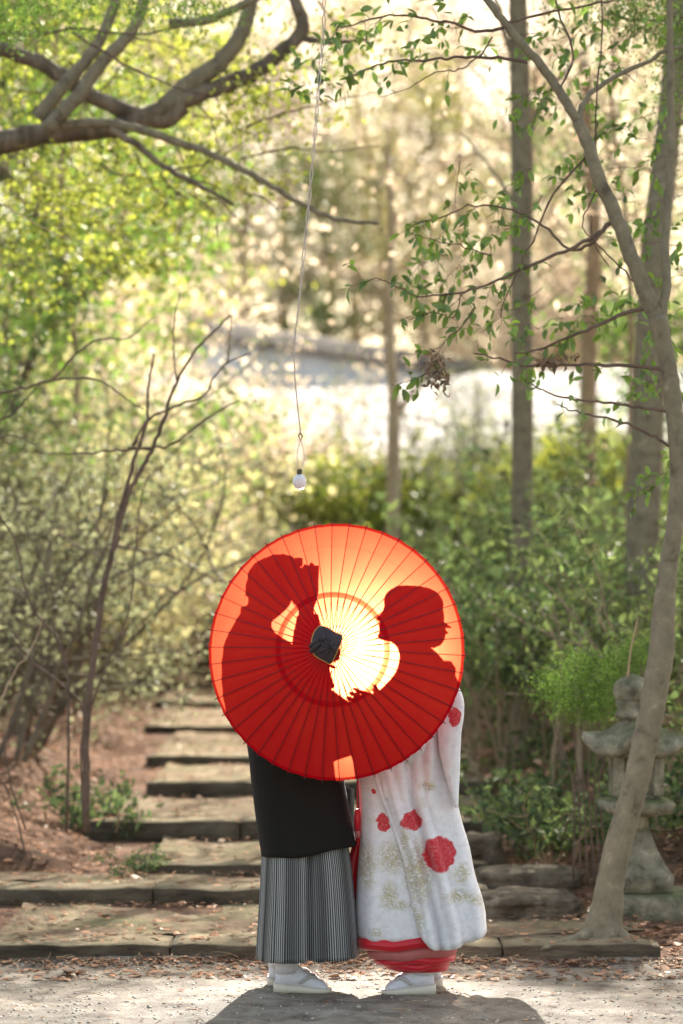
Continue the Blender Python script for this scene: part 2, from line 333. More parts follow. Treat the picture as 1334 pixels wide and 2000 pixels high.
# ------------------------------------------------------------------ fallen leaves, pebbles, twigs
n = 34000
lx = rng.uniform(-5, 5, n * 3); ly = 10.2 + 19 * rng.random(n * 3) ** 1.5
inside = (lx > xl(ly)) & (lx < xr(ly)) & (ly > 10.66)
front = ly < 10.66
keep = np.where(inside, rng.random(n * 3) < .2, rng.random(n * 3) < .8) & (~front | (rng.random(n * 3) < .35)) & (np.abs(lx) < ly * .19 + .4)
lx, ly = lx[keep], ly[keep]
def zon(x, y):
    z = terr(x, y)
    for k, (Y, zz) in enumerate(ris):
        nY = ris[k + 1][0] if k < 8 else 29.2
        m_ = (y > Y + .02) & (y <= nY + .02) & (x > X(ext[k][0], Y)) & (x < X(ext[k][-1], Y)); z = np.where(m_, np.maximum(z, zz), z)
    return z
def litter(name, x, y, size, lab):
    """curled eight-vertex leaves lying on the ground, every one with its own length, curl and turn"""
    n = len(x); z = zon(x, y); a = rng.uniform(0, 6.28, n); L = size * rng.uniform(.45, 1.25, n); Wd = L * rng.uniform(.25, .6, n); cu = rng.uniform(-.1, .5, n); ti = rng.normal(0, .22, n)
    t = np.array([0, .3, .3, .65, .65, 1.0]); w_ = np.array([0, 1, -1, .85, -.85, 0]) * .5
    u = L[:, None] * t; v = Wd[:, None] * w_; h = cu[:, None] * L[:, None] * (t * (1 - t) * -1.2 + .3) + np.abs(v) * rng.uniform(-.2, .9, n)[:, None] + v * ti[:, None] + .003
    X_ = x[:, None] + u * np.cos(a)[:, None] - v * np.sin(a)[:, None]; Y_ = y[:, None] + u * np.sin(a)[:, None] + v * np.cos(a)[:, None]; Z_ = z[:, None] + np.maximum(h, .001)
    V = np.stack([X_, Y_, Z_], -1).reshape(-1, 3); i = np.arange(n)[:, None] * 6
    Fc = np.vstack([i + np.array([[0, 1, 2]]), i + np.array([[1, 3, 2]]), i + np.array([[2, 3, 4]]), i + np.array([[3, 5, 4]])])
    tag(fobj(name, V, Fc, M['litter'], kind='stuff'), lab, 'fallen leaves')
litter('fallen_leaves', lx, ly, .048, 'reddish brown fallen leaves covering the banks beside the steps')
# drifts at the foot of the lowest kerb and in corners of the treads, a few on the sandy ground
n = 2600; x_ = rng.uniform(-2.2, 2.2, n); x_ = np.where(rng.random(n) < .5, rng.choice([-1.6, -1.1, -.75, -.5, .0, .6, 1.0, 1.5], n) + rng.normal(0, .12, n), x_); y_ = 10.625 - np.abs(rng.normal(0, .055, n))
litter('leaf_drift', x_, y_, .026, 'thin drift of small brown leaf bits along the foot of the lowest kerb')
n = 260; x_ = rng.uniform(-2, 2, n); y_ = rng.uniform(8.7, 10.5, n)
litter('scattered_leaves', x_, y_, .028, 'sparse dry leaf bits scattered on the sandy ground')
n = 2200; kk = rng.integers(0, 9, n); Yk = np.array([r[0] for r in ris] + [29.0]); y_ = Yk[kk + 1] - np.abs(rng.normal(0, .12, n)); x_ = rng.uniform(-1.9, 1.6, n)
ok_ = (y_ < Yk[kk + 1] - .01) & (x_ > X(np.array([e[0] for e in ext])[kk], Yk[kk]) + .05) & (x_ < X(np.array([e[-1] for e in ext])[kk], Yk[kk]))
litter('tread_leaves', x_[ok_], y_[ok_], .03, 'brown leaf bits gathered at the back of the treads')
ph = []
t_ = (1 + 5 ** .5) / 2; ico = np.array([(-1, t_, 0), (1, t_, 0), (-1, -t_, 0), (1, -t_, 0), (0, -1, t_), (0, 1, t_), (0, -1, -t_), (0, 1, -t_), (t_, 0, -1), (t_, 0, 1), (-t_, 0, -1), (-t_, 0, 1)]) / 1.9
icf = np.array([(0, 11, 5), (0, 5, 1), (0, 1, 7), (0, 7, 10), (0, 10, 11), (1, 5, 9), (5, 11, 4), (11, 10, 2), (10, 7, 6), (7, 1, 8), (3, 9, 4), (3, 4, 2), (3, 2, 6), (3, 6, 8), (3, 8, 9), (4, 9, 5), (2, 4, 11), (6, 2, 10), (8, 6, 7), (9, 8, 1)])
def pebbles(n, x0, x1, y0, y1, r0, r1, nm, m, lab):
    x_ = rng.uniform(x0, x1, n); y_ = rng.uniform(y0, y1, n); r = r0 + (r1 - r0) * rng.random(n) ** 4
    Vv = ico[None] * r[:, None, None] * rng.uniform(.7, 1.2, (n, 1, 3)) * np.array([1, 1, .6]) + rng.normal(0, .1, (n, 12, 3)) * r[:, None, None] + np.stack([x_, y_, terr(x_, y_)], 1)[:, None]
    Ff = (icf[None] + np.arange(n)[:, None, None] * 12).reshape(-1, 3)
    o = bpy.data.objects.new(nm, mesh(nm, Vv.reshape(-1, 3), Ff, m, True)); COL.objects.link(o); tag(o, lab, 'gravel', kind='stuff')
M['peb'] = leafm('pebble', (.16, .13, .10), (0, 0, 0), .6, .10, ((.46, .43, .37), (0, 0, 0)))
pebbles(9000, -2.1, 2.1, 8.3, 10.64, .0015, .010, 'gravel', M['peb'], 'fine pale gravel and grit on the sandy ground')
g = G()
for i in range(240):
    x_ = random.uniform(-2, 2); y_ = 10.62 - abs(random.gauss(0, .10)) if i < 170 else random.uniform(8.8, 10.4)
    a = random.uniform(0, 6.28); L = random.uniform(.03, .12); z_ = float(terr(x_, y_)) + .004
    P = [(x_ + math.cos(a) * L * t + random.gauss(0, .004), y_ + math.sin(a) * L * t, z_ + random.uniform(0, .018) + .02 * t * (i % 3 == 0)) for t in (0, .35, .7, 1)]
    g.add(*tube(P, [.0018, .0016, .0012, .0006], 4))
tag(g.obj('fallen_twigs', M['drytwig']), 'small dry twigs lying along the foot of the lowest kerb', 'twigs', kind='stuff')

# ------------------------------------------------------------------ far plastered wall with a dark tiled coping above the pale slope
M['plaster'] = surf('blue_grey_plaster', [(.3, (.36, .39, .44)), (.6, (.47, .50, .55)), (.8, (.55, .58, .62))], .9, .9, .3, 9, .01, 6)
M['tile'] = surf('dark_roof_tile', [(.3, (.06, .05, .045)), (.6, (.14, .115, .10))], 3, .7, .6, 20, .01, 6)
wA, wB = np.array([X(385, 46), 46., 0]), np.array([X(952, 55.), 55., 0]); dw = (wB - wA) / np.linalg.norm(wB - wA); nw = np.array([dw[1], -dw[0], 0]); Lw = np.linalg.norm(wB - wA); aw = math.atan2(dw[1], dw[0])
gw = empty('garden_wall', (wA + wB) / 2 + np.array([0, 0, 5.2]), 'pale blue grey plastered wall with a dark tiled coping beyond the bright slope', 'wall')
c_ = (wA + wB) / 2
V, Fc = box((c_[0], c_[1], 5.55), (Lw, .35, 1.7), aw, 0, .01); obj('plaster_face', V, Fc, M['plaster'], gw, False)
V, Fc = box((c_[0], c_[1], 5.0), (Lw + .04, .42, .5), aw, 0, .01); obj('plinth', V, Fc, M['rock'], gw, False)
V, Fc = rings([[wA - dw * .2 + nw * u + np.array([0, 0, z]) for u, z in ((-.42, 6.36), (.42, 6.36), (.42, 6.42), (.08, 6.66), (-.08, 6.66), (-.42, 6.42))], [wB + dw * .2 + nw * u + np.array([0, 0, z]) for u, z in ((-.42, 6.36), (.42, 6.36), (.42, 6.42), (.08, 6.66), (-.08, 6.66), (-.42, 6.42))]])
cp_ = obj('coping', V, Fc, M['tile'], gw, False)
V, Fc = tube([wA - dw * .2 + (0, 0, 6.70), (wA + wB) / 2 + (0, 0, 6.70), wB + dw * .2 + (0, 0, 6.70)], .10, 8); obj('ridge_tile', V, Fc, M['tile'], cp_, False)
for i in range(42):
    p = wA + dw * (Lw * (i + .5) / 42); V, Fc = tube([p + nw * .08 + (0, 0, 6.68), p + nw * .25 + (0, 0, 6.56), p + nw * .44 + (0, 0, 6.43)], .045, 6); obj('tile', V, Fc, M['tile'], cp_, False)

# ------------------------------------------------------------------ stone lantern
LY = 11.75
lb = D(1268, 1800, LY)
lc = D(1243, 1740, LY); LX = lc[0]
lant = empty('stone_lantern', (LX, LY, float(terr(LX, LY))), 'weathered stone garden lantern with upturned roof behind the leaning tree', 'stone lantern')
def zz(py): return D(0, py, LY)[2]
def hw(px): return px * LY / F
def lathe(prof, n=28, c=(LX, LY), sq=None, rot=0, fl=None):
    rg = []
    for z, r, *e in prof:
        p = e[0] if e else 2
        th = np.linspace(0, 2 * np.pi, n, endpoint=False); ct, sn = np.cos(th), np.sin(th)
        rr = r * (np.abs(ct) ** p + np.abs(sn) ** p) ** (-1 / p) * (1 + .012 * rng.normal(size=n))
        x, y = ct * rr, sn * rr
        rg.append(np.stack([c[0] + x * math.cos(rot) - y * math.sin(rot), c[1] + x * math.sin(rot) + y * math.cos(rot), np.full(n, z) + .002 * rng.normal(size=n)], 1))
    return rings(rg)
def lpart(nm, prof, **k): V, Fc = lathe(prof, **k); return obj(nm, V, Fc, M['lantern'], lant)
zb = float(terr(LX, LY)) - .05
c2 = (LX + hw(28), LY)
lpart('base_slab', [(zb, hw(85), 9), (zz(1748), hw(86), 9), (zz(1740), hw(82), 9), (zz(1739), hw(30), 9)], c=c2, n=40)
lpart('foot', [(zz(1738), hw(60), 7), (zz(1708), hw(64), 7), (zz(1703), hw(60), 6), (zz(1690), hw(52), 5), (zz(1660), hw(38), 4), (zz(1630), hw(28), 4), (zz(1618), hw(24), 3)], rot=.15)
lpart('shaft', [(zz(1620), hw(26)), (zz(1600), hw(24)), (zz(1592), hw(26))])
lpart('platform', [(zz(1592), hw(30), 5), (zz(1586), hw(62), 6), (zz(1568), hw(68), 6), (zz(1560), hw(60), 6), (zz(1556), hw(46), 6)], rot=.15)
# fire box: four corner posts with openings between them
zf0, zf1 = zz(1558), zz(1468)
fb = lpart('fire_box', [(zf0, hw(43), 8), (zf0 + .02, hw(44), 8), (zf0 + .021, hw(36), 8), (zf1 - .02, hw(36), 8), (zf1 - .019, hw(44), 8), (zf1, hw(43), 8)], rot=.15)
for sx, sy in ((-1, -1), (1, -1), (1, 1), (-1, 1)):
    V, Fc = box((LX + sx * hw(38), LY + sy * hw(38), (zf0 + zf1) / 2), (.05, .05, zf1 - zf0 - .03), .15, .001, .006); obj('post', V, Fc, M['lantern'], fb, False)
# roof with four upturned corners
n = 48; th = np.linspace(0, 2 * np.pi, n, endpoint=False); rg = []
for t, zc, up in ((.02, 1472, 0), (.5, 1470, .1), (.93, 1474, .7), (1.0, 1466, 1), (.99, 1455, 1), (.88, 1448, .75), (.70, 1437, .35), (.5, 1425, .12), (.34, 1410, 0), (.3, 1402, 0), (.02, 1401, 0)):
    p = 4.5; rr = hw(78) * t * (np.abs(np.cos(th)) ** p + np.abs(np.sin(th)) ** p) ** (-1 / p); cor = np.abs(np.sin(2 * th)) ** 6
    rr = rr * (1 + .12 * up * cor); z = zz(zc) + up * cor * hw(24) - up * (1 - cor) * hw(2)
    a = th + .62
    rg.append(np.stack([LX + np.cos(a) * rr, LY + np.sin(a) * rr, z + .003 * rng.normal(size=n)], 1))
V, Fc = rings(rg); obj('roof', V, Fc, M['lantern'], lant)
lc0 = (LX - hw(8), LY)
lpart('neck', [(zz(1404), hw(28)), (zz(1398), hw(32)), (zz(1388), hw(30)), (zz(1384), hw(26)), (zz(1376), hw(30)), (zz(1368), hw(30))], c=lc0)
lpart('finial', [(zz(1369), hw(29)), (zz(1362), hw(33)), (zz(1348), hw(36)), (zz(1335), hw(33)), (zz(1325), hw(23)), (zz(1319), hw(12)), (zz(1316), hw(3))], c=lc0)

# ------------------------------------------------------------------ plants in general
def branchset(g, P, r0, r1, n=7, wob=.12, kk=5, jit=0, rads=None):
    Q = smooth_path(P, kk, jit); k = len(Q)
    rr = np.linspace(r0, r1, k) if rads is None else np.interp(np.linspace(0, 1, k), np.linspace(0, 1, len(rads)), rads)
    g.add(*tube(Q, rr, n, wob)); return Q, rr
def sprout(g, tips, p, d, L, r, depth, curl=.35, grav=0.0, nseg=4, side=3, n=5):
    d = np.array(d, float); d /= np.linalg.norm(d); P = [np.array(p, float)]
    for i in range(nseg):
        d = d + rng.normal(0, curl, 3) * .5 + np.array([0, 0, grav]); d /= np.linalg.norm(d); P.append(P[-1] + d * L / nseg)
    g.add(*tube(P, np.linspace(r, r * .35, nseg + 1), n, cap=False))
    if depth == 0: tips += [P[-1], P[-2], P[-3]]; return
    for k in range(side):
        i = 1 + int(rng.integers(0, nseg)); dd = d * .6 + rng.normal(0, .6, 3)
        sprout(g, tips, P[min(i, nseg)], dd, L * rng.uniform(.45, .7), r * .45, depth - 1, curl, grav, nseg, side, max(4, n - 1))
def clumps(tips, per, sig):
    T = np.asarray(tips); P = np.repeat(T, per, 0); return P + rng.normal(0, 1, P.shape) * np.array([sig, sig, sig * .6])

def make_tree(nm, hgt, r, crown0, nb, per, lsz, lm, bm, sig=.35, blen=.3, seed=0, up=.35, side=4):
    root = empty(nm, (0, 0, 0)); g = G(); tips = []
    P = [np.array([0, 0, -.3]), np.array([0, 0, 0.])]
    for i in range(1, 7): P.append(np.array([rng.normal(0, .02 * hgt) * i / 3, rng.normal(0, .02 * hgt) * i / 3, hgt * i / 6]))
    Q, rr = branchset(g, P, r, r * .2, 9, .08, 4)
    for k in range(nb):
        t = crown0 + (1 - crown0) * (k + rng.random()) / nb; i = min(len(Q) - 1, int(t * (len(Q) - 1)))
        a = k * 2.4 + rng.normal(0, .4); L = hgt * blen * (1.25 - t * .7) * rng.uniform(.75, 1.2)
        sprout(g, tips, Q[i], (math.cos(a), math.sin(a), up + .5 * t), L, max(.012, rr[i] * .45), 2, .4, .02, 4, side, 5)
    g.obj('trunk', bm, root)
    V, Fc = leaves(clumps(tips, per, sig), lsz, .55, .35, .2, .4); fobj('crown', V, Fc, lm, root, 'stuff')
    return root
def make_shrub(nm, hgt, wid, stems, per, lsz, lm, bm, sig=.1, asp=.5, spread=.5, depth=1, side=4):
    root = empty(nm, (0, 0, 0)); g = G(); tips = []
    for k in range(stems):
        a = rng.uniform(0, 6.28); q = rng.random() ** .5 * wid * .4
        sprout(g, tips, (math.cos(a) * q, math.sin(a) * q, -.05), (math.cos(a) * spread, math.sin(a) * spread, 1), hgt * rng.uniform(.6, 1), .010 + .006 * hgt, depth, .3, .05, 5, side, 5)
    g.obj('stem', bm, root)
    V, Fc = leaves(clumps(tips, per, sig), lsz, asp, .4, .25, .4); fobj('foliage', V, Fc, lm, root, 'stuff')
    return root
def clone(root, loc, rz, s, label, cat, group=None, first=False):
    r = root
    if not first:
        r = root.copy(); COL.objects.link(r)
        for ch in root.children: c = ch.copy(); COL.objects.link(c); c.parent = r
    r.location = tuple(float(a) for a in loc); r.rotation_euler = (0, 0, rz); r.scale = (s, s, s)
    tag(r, label, cat, group); return r
class Proto:
    def __init__(s, mk): s.mk = mk; s.root = None
    def put(s, px, Y, sc_=1, label='', cat='tree', group=None, dz=0, rz=None):
        first = s.root is None
        if first: s.root = s.mk()
        x = X(px, Y); z = float(terr(x, Y)) + dz
        return clone(s.root, (x, Y, z), rng.uniform(0, 6.28) if rz is None else rz, sc_, label, cat, group, first)

# far trees ------------------------------------------------------------
T = dict(
 tan=Proto(lambda: make_tree('autumn_tree', 11, .13, .25, 20, 7, .11, M['lf_tan'], M['bark_t'], .30, .28)),
 olive=Proto(lambda: make_tree('broadleaf_tree', 11, .14, .22, 20, 7, .11, M['lf_olive'], M['bark_t'], .30, .28)),
 yel=Proto(lambda: make_tree('maple_tree', 9, .11, .3, 20, 11, .10, M['lf_maple'], M['bark_d'], .28, .3)),
 dark=Proto(lambda: make_tree('evergreen_tree', 11, .15, .3, 20, 16, .12, M['lf_green'], M['bark_d'], .3, .28)),
 bare=Proto(lambda: make_tree('bare_tree', 10, .09, .2, 26, 2, .09, M['lf_tan'], M['bark_p'], .5, .36, up=.5)))
T['twigtree'] = Proto(lambda: make_tree('twiggy_tree', 9, .045, .5, 22, 1, .08, M['lf_tan'], M['bark_t'], .5, .36, up=.3, side=5))
far = [('twigtree', 1034, 22, .95), ('twigtree', 1225, 21, .9), ('twigtree', 120, 22, .95), ('twigtree', 1420, 19, .9), ('bare', 470, 60, 1.0), ('bare', 880, 66, 1.1), ('bare', 330, 64, 1.1),
       ('tan', 230, 60, 1.2), ('tan', 470, 62, 1.15), ('olive', 640, 66, 1.15), ('tan', 900, 66, 1.1), ('dark', 625, 60, .6), ('yel', 330, 60, 1.1), ('yel', 830, 62, 1.0), ('olive', 1290, 62, 1.1),
       ('yel', 40, 30, 1), ('olive', 60, 42, 1.05), ('dark', -60, 27, .8), ('dark', 130, 58, .9), ('dark', 30, 23, .72), ('olive', 1440, 44, 1.0), ('tan', 1080, 68, 1.1), ('bare', 1200, 60, 1.1),
       ('bare', 1010, 62, 1.0), ('tan', 760, 84, 1.45), ('tan', 560, 70, 1.4), ('olive', 690, 74, 1.45), ('olive', 380, 80, 1.3), ('olive', 1120, 88, 1.3), ('dark', 1430, 30, .8), ('tan', 1250, 84, 1.2), ('bare', 760, 62, 1.1), ('dark', 980, 74, .8), ('bare', 560, 62, 1.1), ('olive', 1180, 64, 1.0)]
names = dict(twigtree='slender tree of fine bare twigs', tan='tree with sunlit tan foliage blurred on the hillside', olive='olive green broadleaf tree blurred on the hillside', yel='tree with glowing yellow green leaves beyond the path', dark='dark green leafy tree blurred in the woods', bare='nearly bare pale tree blurred in the woods')
grp = dict(twigtree='fine twigged trees', tan='tan leaved trees on the hillside', olive='olive trees on the hillside', yel='yellow green trees beyond the path', dark='dark green trees in the woods', bare='nearly bare trees in the woods')
for k, px, Y, s_ in far: T[k].put(px, Y, s_, names[k], 'tree', grp[k])
# unseen tall trees added on the sunny side to shade the couple and steps
T['tall'] = Proto(lambda: make_tree('added_shade_tree', 13, .18, .62, 26, 16, .12, M['lf_green'], M['bark_d'], .42, .27, up=.1))
for x_, Y, s_ in ((3.5, 16.5, 1.0), (4.4, 20.5, 1.02), (-3.1, 19.5, 1.0), (6.8, 17.5, 1.0)):
    T['tall'].put(667 + x_ / Y * F, Y, s_, 'unseen tall dark green tree added to shade the couple and the steps', 'tree', 'tall trees shading the steps')

# ------------------------------------------------------------------ shrubs
Sh = dict(
 under=Proto(lambda: make_shrub('green_shrub', 1.5, .9, 9, 16, .085, M['lf_under'], M['bark_t'], .10, .45, .35, 1, 4)),
 low=Proto(lambda: make_shrub('low_plant', .45, .5, 8, 10, .07, M['lf_under'], M['drytwig'], .06, .45, .8, 1, 3)),
 grey=Proto(lambda: make_shrub('grey_shrub', 1.6, .9, 11, 22, .040, M['lf_grey'], M['bark_d'], .11, .5, .35, 1, 5)),
 pale=Proto(lambda: make_shrub('pale_shrub', 1.7, 1.2, 12, 40, .052, M['lf_olive'], M['bark_t'], .17, .6, .5, 1, 5)),
 yel=Proto(lambda: make_shrub('yellow_shrub', 1.1, 1.2, 10, 22, .085, M['lf_maple'], M['bark_t'], .14, .5, .6, 1, 4)),
 dry=Proto(lambda: make_shrub('dry_bush', 1.8, 1.4, 14, 7, .07, M['lf_tan'], M['drytwig'], .18, .5, .7, 2, 4)))
def shr(k, px, Y, s_, lab, grp=None, dz=0): Sh[k].put(px, Y, s_, lab, 'shrub', grp, dz)
# right-hand understorey
for px, Y, s_ in ((960, 19, .8), (1010, 16.5, .85), (1060, 18.5, .95), (1130, 16.5, .8), (1210, 17, .9), (1270, 15.5, .75), (1300, 18, 1.0), (1340, 15, .85), (1380, 13.5, .8),
                  (985, 22, 1.05), (1085, 22.5, 1.15), (1190, 22, 1.15), (1290, 23, 1.25), (930, 24, 1.0), (1350, 20, 1.2), (1030, 26, 1.3), (1150, 27, 1.3)):
    shr('under', px, Y, s_, 'slender green shrub in the shaded understorey right of the steps', 'green shrubs in the understorey right of the steps')
for px, Y, s_ in ((1050, 13.6, .8), (1100, 13.2, .9), (1150, 13.9, .8), (985, 14.6, .8), (1330, 13, .9)):
    shr('low', px, Y, s_, 'low leafy green plant on the leaf litter near the stone lantern', 'low plants near the stone lantern')
# behind the parasol
for px, Y, s_ in ((640, 29.6, 1.0), (720, 30.2, 1.0), (800, 30.0, 1.1), (560, 30.6, 1.0), (870, 30.4, .9), (960, 30.5, 1.0), (1060, 30.2, 1.1), (1170, 30.4, 1.1), (1280, 30.6, 1.1), (1120, 31, .9), (1230, 31, .9), (1010, 31, .9)):
    shr('yel', px, Y, s_, 'bright yellow green shrub at the top of the steps below the pale roof', 'yellow green shrubs at the top of the steps')
for px, Y, s_ in ((885, 30.8, 1.45), (930, 29.5, 1.3), (900, 26, .9), (845, 30.8, 1.1)):
    shr('grey', px, Y, s_, 'grey green shrub right of the parasol under the pale roof', 'grey green shrubs right of the parasol')
for px, Y, s_ in ((430, 28.6, .9), (490, 29.6, .8), (560, 29.4, .8)):
    shr('pale', px, Y, s_, 'pale speckled shrub in front of the left half of the roofed building', 'pale shrubs below the blue grey wall')
for px, Y, s_ in ((455, 31.2, .95), (540, 31.4, .7), (380, 31.2, .8)):
    shr('dry', px, Y, s_, 'tangled dry bush in front of the left half of the roofed building', 'tangled bushes below the blue grey wall')
for px, Y, s_ in ((680, 30.2, 1.25), (740, 30, 1.3), (620, 28.5, 1.1), (800, 29.4, 1.1)):
    shr('yel', px, Y, s_, 'taller yellow green shrub right behind the top of the parasol', 'taller shrubs behind the top of the parasol')
# left
for px, Y, s_ in ((0, 17.5, 1.3), (-50, 19, 1.5), (95, 20, 1.2), (-70, 16, 1.2), (60, 23, 1.5)):
    shr('grey', px, Y, s_, 'grey green fine leaved bush on the leaf bank left of the steps', 'grey green bushes left of the steps')
for px, Y, s_ in ((180, 25, 1.0), (400, 30, .7), (340, 30.3, .75), (110, 25, 1.2), (250, 28, 1.0), (100, 24, 1.6), (20, 22, 1.5), (470, 30, .6), (290, 30.4, .7), (150, 30.5, 1.3), (30, 29, 1.6)):
    shr('pale', px, Y, s_, 'pale sunlit shrub on the slope left of the upper steps', 'pale sunlit shrubs left of the upper steps')
for px, Y, s_ in ((230, 26.5, .8), (190, 29, 1.1), (420, 30.4, .5), (90, 28, 1.4), (0, 31, 1.6), (160, 40, 1.3), (60, 42, 1.5)):
    shr('dry', px, Y, s_, 'dry tan bush of tangled twigs on the slope left of the building', 'dry tan bushes left of the building')
for px, Y, s_ in ((1010, 57, 1.6), (1120, 58, 1.5), (1230, 57, 1.5), (1330, 58, 1.6), (980, 60, 1.7)):
    shr('dry', px, Y, s_, 'dry bush at the far edge of the bright slope', 'dry bushes at the far edge of the slope')
# green sprig on the left near the path, fine-leaved shrub at the lantern
o = Sh['low'].put(215, 14.4, .8, 'bright green sprig on the left bank below the bare shrub', 'plant', None)
o = Sh['low'].put(262, 12.75, .32, 'tiny blue green plant sitting on the left end of the third step', 'plant', None)
r_ = empty('fine_leaved_shrub', (X(1165, 12.3), 12.3, float(terr(X(1165, 12.3), 12.3))), 'dense fine leaved dark green shrub beside the top of the stone lantern', 'shrub')
g = G(); tips = []
for i in range(6):
    a = D(1085 + 24 * i + random.gauss(0, 6), 1395 - abs(i - 8) * 3, 12.3 + random.gauss(0, .1)); b = D(1120 + 10 * i, 1540, 12.3); c0 = np.array([X(1118 + 14 * i, 12.3), 12.3, r_.location.z])
    branchset(g, [c0, b, (a + b) / 2 + (0, 0, -.02), a], .006, .002, 5)
    tips.append(a)
g.obj('stem', M['twig'], r_)
C = np.array([D(px, py, 12.3) for px, py in ((1090, 1350), (1130, 1320), (1180, 1300), (1230, 1285), (1160, 1350), (1110, 1380), (1200, 1330), (1150, 1390), (1080, 1330), (1250, 1270), (1130, 1290), (1180, 1380))])
P = np.repeat(C, 850, 0) + rng.normal(0, 1, (len(C) * 850, 3)) * np.array([.065, .11, .042])
V, Fc = leaves(P, .017, .35, .3, .1); fobj('foliage', V, Fc, M['lf_moss'], r_, 'stuff')

# ------------------------------------------------------------------ upright trunks behind
def pxtrunk(nm, pts, Y, bm, lab, ws, ground=None, cat='tree', extra=(), n=14):
    P = [D(a, b, Y) for a, b in pts]; x0 = P[0][0]; gz_ = float(terr(x0, Y)); root = empty(nm, (x0, Y, gz_), lab, cat)
    P[0][2] = min(P[0][2], gz_ - .1); g = G(); Q, rr = branchset(g, P, 0, 0, n, .06, 6, rads=[w_ * Y / F / 2 for w_ in ws])
    for e in extra:
        pp, w0, w1 = e; branchset(g, [D(a, b, Y + dy_) for a, b, dy_ in pp], w0 * Y / F / 2, w1 * Y / F / 2, 7, .1, 5, .004)
    g.obj('trunk', bm, root); return root, Q
tr1, _ = pxtrunk('slim_tree', [(1018, 1300), (1018, 1100), (1020, 940), (1020, 700), (1018, 520), (1020, 330), (1015, 150), (1010, -60)], 17.5, M['bark'],
    'straight slim grey trunk standing upright right of the bright slope centre', [50, 46, 42, 42, 40, 44, 40, 36],
    extra=[([(1020, 300, 0), (1060, 200, .2), (1120, 120, .4), (1180, 60, .5)], 14, 5), ([(1018, 420, 0), (960, 330, .2), (900, 260, .3)], 9, 3), ([(1015, 150, 0), (985, 60, -.1), (960, -40, -.2)], 14, 8)])
pxtrunk('stout_tree', [(1255, 1260), (1255, 1100), (1262, 900), (1268, 760), (1272, 620), (1280, 480), (1300, 300), (1318, 120), (1330, -60)], 16.0, M['bark'],
    'thick straight grey trunk at the right edge behind the leaning tree', [80, 66, 64, 62, 60, 56, 50, 46, 42])
pxtrunk('sunlit_tree', [(1146, 1150), (1146, 950), (1148, 800), (1152, 640), (1160, 460), (1150, 300), (1140, 120)], 25, M['bark_t'],
    'pale brown sunlit trunk between the slim trunk and the thick right trunk', [42, 36, 34, 32, 28, 24, 20])
pxtrunk('forked_tree', [(768, 1040), (768, 900), (770, 800), (764, 700), (760, 600), (765, 460), (760, 300)], 27, M['bark_p'],
    'thin pale forked tree in front of the blue grey wall', [30, 26, 24, 20, 17, 14, 10], extra=[([(770, 820, 0), (800, 775, 0), (835, 735, .1), (880, 660, .2)], 15, 6)])

# ------------------------------------------------------------------ leaf mesh variants for near branches
def leaf_mesh(L, W, curl):
    xs_ = [0, .25, .55, .82, 1.0]; ws_ = [.06, .8, 1, .6, 0]; V = []; Fc = []
    for t, w_ in zip(xs_, ws_):
        zc = -curl * L * t * t
        V += [(t * L, w_ * W / 2, zc + .16 * w_ * W), (t * L, 0, zc), (t * L, -w_ * W / 2, zc + .16 * w_ * W)]
    for i in range(4):
        a = i * 3; Fc += [(a, a + 3, a + 4, a + 1), (a + 1, a + 4, a + 5, a + 2)]
    return np.array(V), Fc
LM = []
for i, (L, W, c_) in enumerate(((.062, .030, .15), (.052, .024, .3), (.070, .030, .4), (.045, .024, .05))):
    V, Fc = leaf_mesh(L, W, c_); LM.append(mesh('leaf', V, Fc, M['lf_green'], True))
nleaf = [0]
def put_leaf(root, p, d, s=1.0):
    o = bpy.data.objects.new('leaf', LM[nleaf[0] % 4]); COL.objects.link(o); nleaf[0] += 1
    d = Vector(tuple(d)); q = d.to_track_quat('X', 'Z'); o.rotation_mode = 'QUATERNION'
    o.rotation_quaternion = q @ Vector((1, 0, 0)).rotation_difference(Vector((1, random.gauss(0, .2), random.gauss(0, .2)))) @ Matrix.Rotation(random.gauss(0, .7), 3, 'X').to_quaternion()
    o.parent = root; o.location = tuple(np.array(p) - parent_world(root)); o.scale = (s, s, s)
def leafy_twigs(root, g, Q, r, spots, cnt, tl=.13, ls=1.0, down=.3, store=None):
    """side twigs with leaves, along path Q for params in spots"""
    for t in spots:
        i = int(t * (len(Q) - 1)); i = min(max(i, 0), len(Q) - 2); tan = Q[i + 1] - Q[i]; tan /= np.linalg.norm(tan) + 1e-9
        dd = tan * .7 + rng.normal(0, .55, 3) * np.array([1, .6, 1]) + np.array([0, 0, -down * .4]); P = [Q[i]]; L = tl * rng.uniform(.6, 1.4)
        for k in range(4): dd = dd / np.linalg.norm(dd) + rng.normal(0, .18, 3) + np.array([0, 0, -.05]); P.append(P[-1] + dd / np.linalg.norm(dd) * L / 4)
        g.add(*tube(P, np.linspace(r, r * .35, 5), 4, cap=False)); P = np.array(P)
        for k in range(cnt):
            j = rng.uniform(.8, 4); a = int(min(3, j)); p = P[a] + (P[a + 1] - P[a]) * (j - a)
            dl = (P[a + 1] - P[a]); dl = dl / np.linalg.norm(dl) * .6 + rng.normal(0, .6, 3) + np.array([0, 0, -down])
            s_ = ls * rng.uniform(.7, 1.15)
            if store is not None: store.append((p, dl, s_))
            else: put_leaf(root, p, dl, s_)

